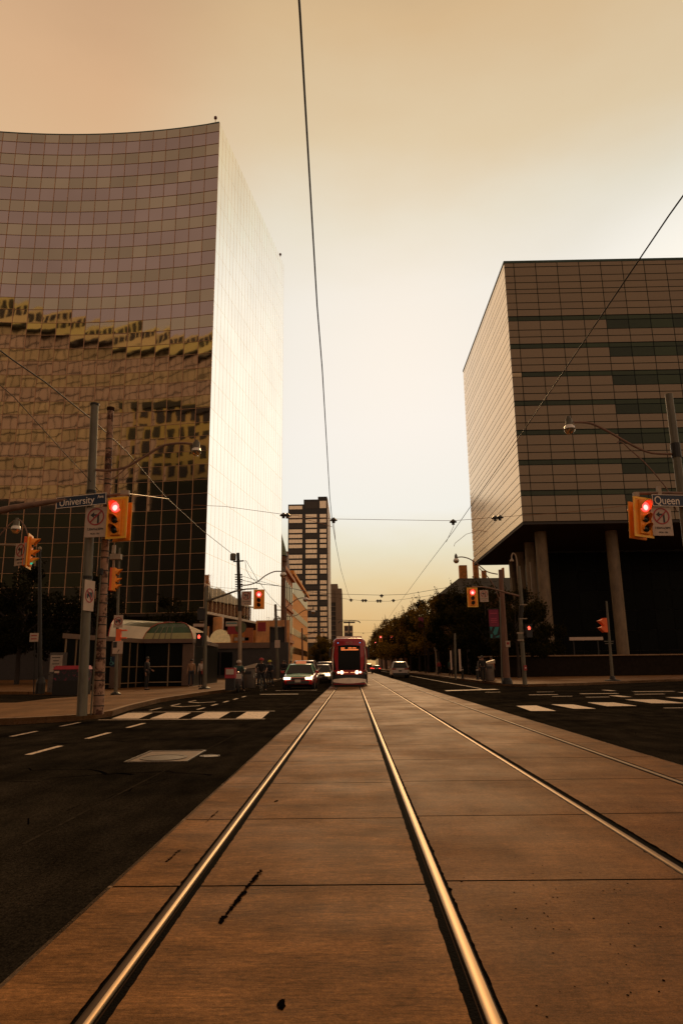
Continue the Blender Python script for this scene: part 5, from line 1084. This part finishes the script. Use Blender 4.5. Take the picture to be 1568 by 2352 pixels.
# pedestrians further off
for px, py, z, lab, tp, lg in ((650, 1562, .15, 'pedestrian in black walking past the utility pole', 'black', 'black'), (668, 1560, .15, 'pedestrian in pale clothes walking on the far pavement', 'pale', 'red'), (655, 1559, .15, 'pedestrian in navy behind the walker in black', 'navy', 'denim')):
    g = gnd(px, py, z); person(lab, g, .2, 1.72, tp, lg, {'ankleL': (-.1, -.15, .09), 'toeL': (-.1, -.3, .05), 'ankleR': (.1, .15, .10), 'toeR': (.1, .02, .035)})
g = gnd(1116, 1566.5, .15); person('person in a dark top with white straps standing behind the litter bin', g+Vector((0, 1.0, 0)), 0, 1.70, 'black', 'black', {})
for px, py, lab, tp, lg in ((1070, 1560, 'pedestrian in grey under the trees at the right', 'grey', 'black'), (1093, 1562, 'pedestrian in orange under the trees at the right', 'orange', 'denim'), (1008, 1554, 'pedestrian in teal far along the right pavement', 'teal', 'black'), (985, 1551, 'pedestrian in red far along the right pavement', 'red', 'black')):
    person(lab, gnd(px, py, .15)+Vector((1.2, 0, 0)), .3, 1.7, tp, lg, {'ankleL': (-.1, .15, .09), 'ankleR': (.1, -.15, .10)})

# ================================================================== boxes and bins
g = gnd(158, 1596, .15); Y = g.y; t = thing('newspaper_box', 'wide dark box with red lid and red flower pattern at the left corner', 'newspaper box', g)
REDL = mat('red_lid', (.34, .02, .03), .5, var=.15); FLW = mat('flower_pattern', (.012, .010, .014), .5, var=.1, dirt=((.26, .02, .05), 6.5, .55))
MB().box((0, .3, .32), (1.55, .6, .64)).build('base', DARKM, t); MB().box((0, .3, .88), (1.55, .58, .5)).build('flower_panel', FLW, t); MB().rings([[(-.8, -.02, 1.13), (.8, -.02, 1.13), (.8, .62, 1.13), (-.8, .62, 1.13)], [(-.72, .06, 1.30), (.72, .06, 1.30), (.72, .56, 1.30), (-.72, .56, 1.30)]]).build('lid', REDL, t)
MB().box((-.62, -.0, 1.02), (.22, .02, .1)).build('label_plate', SIGNW, t)
g = gnd(124, 1590, .15); t = thing('notice_board', 'white printed notice sheet on a grey cabinet at the left', 'notice board', g); Y = g.y
MB().box((0, .25, 1.0), (.75, .4, 2.0)).build('cabinet', CGRY, t); z = at(124, 1524, Y).z-.15; MB().box((0, .03, z), (.62, .03, .84)).build('sheet', mat('paper', (.45, .36, .28), .8), t); mb = MB()
for k, w in enumerate((.44, .3, .36, .2)): mb.box((-.02, .01, z+.3-.16*k), (w, .01, .04))
mb.build('notice_lettering', SIGNK, t)
g = gnd(527, 1586, .15); t = thing('newspaper_box', 'slim newspaper box with red window beside the scooter', 'newspaper box', g); MB().box((0, .25, .30), (.46, .42, .6)).build('stand', DARKM, t); MB().box((0, .25, .85), (.52, .46, .52)).build('box', REDL, t, bevel=.02); MB().box((0, .0, .92), (.4, .04, .26)).build('window', PLATE, t)
g = gnd(571, 1580, .15); t = thing('litter_bin', 'rounded grey litter bin with slanted pale top behind the scooter', 'litter bin', g)
BINT = mat('bin_top', (.42, .33, .22), .45, var=.15)
def bin_(t, h=1.15):
    MB().lathe([(.40, 0), (.42, .1), (.42, h-.12), (.40, h-.1)], n=16).build('bin_body', CGRY, t, smooth=True); MB().rings([[(-.46, -.40, h-.12), (.46, -.40, h-.04), (.46, .40, h-.04), (-.46, .40, h-.12)], [(-.44, -.38, h-.04), (.46, -.38, h+.20), (.46, .38, h+.20), (-.44, .38, h-.04)]]).build('bin_lid', BINT, t)
    MB().box((0, -.41, h-.32), (.4, .06, .16)).build('slot', BLK, t)
bin_(t)
g = gnd(1121, 1564.5, .15); t = thing('litter_bin', 'dark litter bin with slanted pale top at the right kerb', 'litter bin', g); bin_(t, 1.25)
for k, px in enumerate((1096, 1062)):
    g = gnd(px, 1561-2.5*k, .15); t = thing('bollard', ['dark bollard left of the right litter bin', 'dark bollard further along the right kerb'][k], 'bollard', g, 0, 'kerb bollards'); MB().lathe([(.12, 0), (.10, .1), (.08, .8), (.11, .85), (.06, .95), (0, .98)], n=12).build('post', DARKM, t); MB().lathe([(.1, .7), (.1, .76)], n=12).build('band', PLATE, t)
g = gnd(1046, 1561, .15); t = thing('sign_post', 'dark street post with pale strips beneath the trees', 'post', g); MB().tube([(0, 0, 0), (.1, 0, 3.6)], .09).build('post', GALV, t); mb = MB(); mb.box((-.3, 0, 1.5), (.12, .06, 1.5)); mb.box((.4, 0, 1.5), (.16, .06, 1.7)); mb.build('strip', SIGNW, t)
g = Vector((11.2, 93, .15)); t = thing('lamp_pole', 'thin pale pole standing among the right hand trees', 'pole', g); MB().tube([(0, 0, 0), (-.1, 0, 7)], [.12, .08]).build('pole', GALVL, t); mb = MB(); mb.box((0, -.1, 3.3), (.5, .04, .5)); mb.box((0, -.1, 4.6), (.45, .04, 1.0)); mb.build('sign_plate', SIGNW, t)
for k, (px, Y, py, lab) in enumerate(((878, 150, 1467, 'small red far signal nearest the streetcar'), (903, 150, 1467, 'second small red far signal beside the trees'), (862, 215, 1478, 'tiny red signal far down the street'))):
    q = at(px-4 if k < 2 else px, 1615*0+py, Y); t = signal('traffic_signal', lab, q, 0, 1.25 if k < 2 else 1.1); p_ = MB().tube([(0, .2, 0), (.9 if k != 1 else .6, .2, .3)], .03).build('hanger', DARKM, t)
for k, (px, Y, py, lab) in enumerate(((966, 100, 1430, 'small pink banner on a pole under the trees'), (921, 140, 1448, 'farther pink banner along the right kerb'))):
    q = at(px, py+0, Y); t = thing('street_banner', lab, 'banner', q); MB().box((0, 0, 0), (.7, .03, 1.5)).build('pink_field', PINK, t); MB().tube([(.42, 0, .8), (.42, 0, -q.z+.1)], .07).build('pole', DARKM, t)

# ================================================================== station pavilion
FASC = mat('brown_fascia', (.13, .075, .045), .6, var=.2); CANW = leaf_mat('white_canopy', (.90, .78, .60), (.95, .8, .6), .03); CANO = mat('olive_canopy', (.13, .12, .06), .5, var=.15)
CANG = mirror_mat('green_vault_glass', (.025, .065, .028), metal=0., rough=.12, island=.25, wave=.01); CANY = mat('yellow_vault_glass', (.30, .27, .11), .3, var=.15); REDT = mat('red_trim', (.35, .04, .02), .5); MULL = mat('aluminium_mullion', (.30, .20, .11), .45, .4)
A0, A1, A2, A3 = at(140, 1590, 36.0), at(327, 1575, 44.3), at(439, 1576, 44.6), at(474, 1575, 51)
for a in (A0, A1, A2, A3): a.z = .15
O = A1.copy(); t = thing('station_pavilion', 'glazed transit station with green glass vault and white canopy', 'station entrance', O)
pts = [a-O for a in (A0, A1, A2, A3)]
bk = [Vector((pts[3].x, pts[3].y+4, 0)), Vector((pts[0].x, pts[3].y+4, 0))]
MB().prism([(p.x, p.y+.25) for p in pts]+[(p.x, p.y) for p in bk], .0, 2.72).build('wall', DGL, t)
ov = [Vector((pts[0].x, pts[0].y-.3, 0)), Vector((pts[1].x, pts[1].y-.35, 0)), Vector((pts[2].x+.1, pts[2].y-.35, 0)), Vector((pts[3].x+.3, pts[3].y-.1, 0))]
MB().prism([(p.x, p.y) for p in ov]+[(p.x, p.y) for p in bk], 2.72, 2.98).build('fascia', FASC, t)
mb = MB()
for (a, b, n) in ((pts[0], pts[1], 9), (pts[1], pts[2], 2)):
    for i in range(n+1):
        c = a.lerp(b, i/n); mb.box((c.x, c.y+.18, 1.36), (.06, .08, 2.7))
    d = b-a; c = (a+b)/2; an = math.atan2(d.y, d.x); 
    for z in (.28, 1.25): mb.box((c.x, c.y+.16, z), (d.length-.1, .06, .05), rz=an)
mb.build('window_frame', MULL, t)
MB().box((pts[2].x-.25, pts[2].y+.05, 1.35), (.7, .3, 2.6)).build('column', FASC, t); MB().box((pts[0].lerp(pts[1], .56).x, pts[0].lerp(pts[1], .56).y+.05, 1.35), (.9, .3, 2.6)).build('column', FASC, t)
q = pts[0].lerp(pts[1], .56); mb = MB(); mb.torus((q.x, q.y-.13, 1.45), .09, .016, 'y', 16); mb.tube([(q.x-.03, q.y-.13, 1.72), (q.x-.02, q.y-.13, 1.55), (q.x+.10, q.y-.13, 1.52), (q.x+.15, q.y-.13, 1.40)], .018); mb.lathe([(.03, -.01), (.03, .01)], (q.x-.03, q.y-.13, 1.78), 10, 'y'); mb.build('wheelchair_symbol', mat('sign_cyan', (.10, .30, .28), .5), t); MB().box((q.x, q.y-.11, 1.55), (.42, .02, .6)).build('access_sign', SIGNB, t)
prof = [(0, 2.98), (.25, 3.36), (.7, 3.74), (1.35, 4.0), (2.1, 4.13), (3.0, 4.17)]
def facet(a0, a1, in0, in1, mats, split, name, lo, hi):
    mb = MB()
    for k in range(lo, hi):
        (i0, z0), (i1, z1) = prof[k], prof[k+1]; n = 8
        for j in range(n):
            u, v = j/n, (j+1)/n
            f = lambda u, i: a0.lerp(a1, u)+in0.lerp(in1, u)*i
            p0, p1, p2, p3 = f(u, i0), f(v, i0), f(v, i1), f(u, i1); mb.quad((p0.x, p0.y, z0), (p1.x, p1.y, z0), (p2.x, p2.y, z1), (p3.x, p3.y, z1))
    return mb.build(name, mats, t)
iL0, iL1, iC1, iR1 = Vector((-.15, .95, 0)), Vector((.42, .95, 0)), Vector((-.60, .95, 0)), Vector((-.9, .3, 0))
cv = ov[0].lerp(ov[1], .52); iC = Vector((-.15, .95, 0))
facet(cv, ov[1], iC, iL1, CANW, 0, 'white_canopy', 0, 2); facet(cv, ov[1], iC, iL1, CANO, 0, 'olive_canopy', 2, 5)
MB().add([(cv.x+iC.x*i, cv.y+iC.y*i, z) for i, z in prof]+[(cv.x+iC.x*3, cv.y+iC.y*3, 2.98)], [tuple(range(7))]).build('canopy_end', SHADESTONE, t)
facet(ov[1], ov[2], iL1, iC1, CANY, 0, 'lower_vault_glazing', 0, 1); facet(ov[1], ov[2], iL1, iC1, CANG, 0, 'green_vault_glazing', 1, 5)
facet(ov[2], ov[3], iC1, iR1, CANW, 0, 'white_canopy', 0, 3); facet(ov[2], ov[3], iC1, iR1, CANO, 0, 'olive_canopy', 3, 5)
for a, i_ in ((ov[1], iL1), (ov[2], iC1), (cv, iC)):
    MB().tube([(a.x+i_.x*i, a.y+i_.y*i-.03, z+.02) for i, z in prof], .028, 6).build('vault_rib', REDT, t)
mb = MB()
for u in (.2, .32, .44, .56): a = ov[1].lerp(ov[2], u); i_ = iL1.lerp(iC1, u); mb.tube([(a.x+i_.x*i, a.y+i_.y*i-.02, z+.015) for i, z in prof[:3]], .03, 5)
mb.build('vault_glazing_rib', CANO, t)
# shop under the tower
t = thing('shop_front', 'dark shop front with orange and red panels under the glass tower', 'shop', at(545, 1560, 76)); t.location.z = .15
MB().box((0, .5, 1.9), (11, .8, 3.8)).build('wall', SHADESTONE, t); MB().box((-1, 0, 3.5), (9, .4, .6)).build('awning', FASC, t)
for x, z, w, h, m in ((-.5, 5.3, 1.3, 1.1, 'red'), (1.2, 4.6, .9, 1.6, 'orange'), (2.6, 5.5, .9, 1.0, 'red'), (.4, 4.2, 1.6, .35, 'pale')): MB().box((x, -.1, z), (w, .15, h)).build('sign_panel', CL[m], t)
for x in (-4, -2.6, -1.2): MB().box((x, -.0, 1.6), (1.2, .3, 2.4)).build('window', DGL, t)
t = thing('door_surround', 'orange lit stone wall pier beneath the glass tower with dark doorway', 'wall', at(606, 1560, 90)); t.location.z = .15
MB().box((-.25, .5, 3.6), (1.75, 1, 7.1)).build('wall', STONE_LIT, t); MB().box((2.95, .5, 3.6), (.6, 1, 7.1)).build('pier', STONE_LIT, t); MB().box((1.64, .5, 6.75), (2.0, 1, .8)).build('lintel', STONE_LIT, t); MB().box((1.64, .9, 3.15), (2.0, .2, 6.3)).build('doorway', BLK, t)

# ================================================================== trees
LEAFD = leaf_mat('leaf_shaded', (.014, .015, .007), (.045, .034, .009)); LEAFA = leaf_mat('leaf_sunlit', (.034, .027, .009), (.24, .135, .025))  # shade and amber sunlight on the crowns put into the leaf colours
BARK = mat('bark', (.035, .025, .018), .9, var=.3, scale=3, stretch=(3, 3, .5), bump=.4)
def crown_mesh(name, seed, H, R, n, m, leaf=.30, spiky=0.):
    r = random.Random(seed); mb = MB(); cl = []
    for k in range(27):
        a = r.uniform(0, 2*PI); h = r.uniform(.30, .97); prof_ = math.sin(min(1, (1.04-h)/.72)*PI*.55)*.95+.05; q = R*prof_*math.sqrt(r.uniform(.15, 1))
        cl.append((Vector((q*math.cos(a), q*math.sin(a), h*H)), R*r.uniform(.16, .31)))
    for k in range(n):
        c, s_ = r.choice(cl); d = Vector((r.gauss(0, 1), r.gauss(0, 1), r.gauss(0, 1))).normalized()*s_*r.uniform(.55, 1.12)**1.
        p = c+d*Vector((1, 1, .85)).length/1.65; p.z += spiky*abs(r.gauss(0, .35)) if r.random() < .2 else 0
        u = Vector((r.gauss(0, 1), r.gauss(0, 1), r.gauss(0, .7))).normalized(); v = u.orthogonal().normalized(); v.rotate(Matrix.Rotation(r.uniform(0, 6.3), 3, u)); w_ = u.cross(v)
        L_ = leaf*r.uniform(.6, 1.3); mb.add([p-v*L_*.5, p+w_*L_*.32, p+v*L_*.5, p-w_*L_*.32], [(0, 1, 2, 3)])
    for k in range(46):                       # sprigs that break the outline
        c, s_ = r.choice(cl); d = Vector((c.x, c.y, R*.9)).normalized()+Vector((r.gauss(0, .25), r.gauss(0, .25), .35)); d.normalize(); ln = r.uniform(.7, 1.5)*(1.5 if spiky else 1)
        for j in range(int(11*ln)):
            p = c+d*(s_*.8+ln*j/(11*ln)); L_ = leaf*r.uniform(.5, 1.0); u = Vector((r.gauss(0, 1), r.gauss(0, 1), r.gauss(0, 1))).normalized(); v = u.orthogonal().normalized(); p = p+u*.10
            mb.add([p-v*L_*.5, p+u.cross(v)*L_*.3, p+v*L_*.5, p-u.cross(v)*L_*.3], [(0, 1, 2, 3)])
    me = bpy.data.meshes.new(name); me.from_pydata(mb.v, [], mb.f); me.materials.append(m); return me
def trunk_mesh(name, seed, H, R):
    r = random.Random(seed+50); mb = MB(); mb.tube([(0, 0, 0), (.05, 0, H*.25), (-.08, .05, H*.5), (.05, 0, H*.82)], [.20, .16, .11, .03], 8)
    for k in range(9):
        a = r.uniform(0, 2*PI); h = H*r.uniform(.28, .6); e = Vector((R*.75*math.cos(a), R*.75*math.sin(a), h+H*r.uniform(.12, .32))); mb.tube([(0, 0, h), e*.45+Vector((0, 0, h*.62)), e], [.08, .05, .015], 6)
    me = bpy.data.meshes.new(name); me.from_pydata(mb.v, [], mb.f); me.materials.append(BARK); return me
VAR = []
for k, (H, R, m, sp) in enumerate(((10, 3.6, LEAFD, 0), (10, 3.9, LEAFA, 0), (10, 2.6, LEAFD, 1.6))):
    VAR.append((crown_mesh('crown', 20+k, H, R, 8500, m, .27, sp), trunk_mesh('trunk', 20+k, H, R), H))
def tree(x, y, H, v, rz, lab, grp, wide=1.):
    t = thing('street_tree', lab, 'tree', (x, y, .15), rz, grp); s_ = H/VAR[v][2]; t.scale = (s_*wide, s_*wide, s_)
    for k, nm in ((0, 'crown'), (1, 'trunk')): o = bpy.data.objects.new(nm, VAR[v][k]); COL.objects.link(o); o.parent = t
    return t
TRS = [(14.2, 60, 7.2, 0, 'dark leafy tree just behind the banner on the right pavement'), (13.4, 69, 8.6, 0, 'second dark tree along the right kerb, behind the litter bin'), (13.2, 79, 10.0, 2, 'spiky topped tree rising above the white hatchback row'), (13.0, 90, 10.6, 2, 'second spiky topped tree beside the roof chimneys'), (12.6, 102, 10.8, 1, 'amber lit tree in the middle of the right row'),
       (12.6, 116, 11.6, 0, 'dark tree beyond the amber middle tree'), (12.6, 131, 12.0, 1, 'second amber tree of the right row'), (12.4, 148, 12.4, 0, 'dark tree beside the far pink banner'), (12.3, 168, 13.0, 1, 'amber tree over the two far red signals'), (12.3, 190, 13.4, 0, 'dark tree beyond the far red signals'),
       (12.2, 215, 14.6, 1, 'sunlit amber tree near the end of the right row'), (12.0, 246, 15.5, 1, 'far sunlit tree near the street end'), (12.0, 285, 15.8, 0, 'last dark tree at the end of the right row'), (11.5, 330, 15, 1, 'farthest hazy tree at the street end'),
       (19, 74, 8.8, 0, 'dark tree set back under the glass box edge'), (19, 98, 11, 0, 'dark tree set back before the hip roofed house'), (18.5, 122, 12, 1, 'tree set back beside the hip roofed house'), (17, 66, 6.2, 0, 'low dark tree beside the planter wall')]
for k, (x, y, H, v, lab) in enumerate(TRS): tree(x, y, H, v, k*1.3, lab, 'trees along the right pavement', 1.05)
for k, (x, y, H, v, lab) in enumerate(((-22.5, 60, 8.8, 0, 'dark tree before the glass tower behind the station roof'), (-27.5, 57, 9.4, 0, 'dark tree left of the rusty pole before the tower'), (-33, 62, 9.2, 0, 'dark tree at the left edge before the tower'), (-17.0, 64, 7.4, 0, 'small dark tree behind the green vault'), (-38, 58, 8.8, 0, 'leafy tree beyond the left edge of the street'), (-25, 69, 8, 0, 'dark tree close against the tower base'))): tree(x, y, H, v, 2+k*1.7, lab, 'trees before the glass tower', 1.1)
for k, (x, y, H, v, lab) in enumerate(((-10.6, 236, 11, 1, 'small tree below the black apartment tower'), (-10.8, 262, 12, 0, 'dark tree below the balcony tower'), (-10.4, 300, 12, 1, 'far tree left of the streetcar roof'), (-10.2, 222, 8, 0, 'low dark tree beyond the banded office'))): tree(x, y, H, v, k*2.1, lab, 'trees along the left pavement')

# ---- dark houses added behind the right trees to hide the bright horizon
for k, (x, y, w_, d_, h, lab) in enumerate(((16.5, 178, 22, 30, 8.5, 'low dark house added behind the amber trees'), (16, 214, 24, 44, 10, 'long dark block added behind the far trees'), (15.5, 266, 26, 60, 12, 'dark flat roofed block added near the street end'), (15.5, 335, 30, 90, 13, 'farthest dark block added on the right side'), (30, 128, 20, 14, 9, 'dark low annex added before the hip roofed house'))):
    t = thing('backing_house', lab, 'house', (x, y, 0)); MB().box((w_/2, d_/2, h/2), (w_, d_, h)).build('wall', BRICKD, t); MB().box((w_/2, d_/2, h+.2), (w_+.5, d_+.5, .4)).build('roof', SLATE, t)
    for j in range(4): MB().box((-.05, d_*(j+.5)/4, h*.55), (.2, 1.6, 2.0)).build('window', DWIN, t)
HEDGE = leaf_mat('hedge_leaf', (.014, .015, .007), (.02, .018, .006))  # foliage added to darken the gap below the crowns
for k, (x0, y0, x1, y1, h, lab) in enumerate(((13.6, 66, 14.2, 108, 2.6, 'dark leaf fill added behind the right kerb trees'), (13.8, 112, 14.2, 170, 2.8, 'long dark leaf fill added further along the right pavement'))):
    r = random.Random(60+k); mb = MB()
    for j in range(6500):
        u = r.random(); p = Vector((x0+(x1-x0)*u+r.uniform(-.8, .8), y0+(y1-y0)*u, h*(1-r.random()**2*.98)+.12*math.sin(u*40))); a = Vector((r.gauss(0, 1), r.gauss(0, 1), r.gauss(0, 1))).normalized(); b = a.orthogonal().normalized(); s_ = r.uniform(.12, .26)
        mb.add([p-a*s_, p+b*s_*.7, p+a*s_, p-b*s_*.7], [(0, 1, 2, 3)])
    t = thing('hedge_fill', lab, 'hedge_fill', (0, 0, .15)); mb.build('foliage', HEDGE, t)
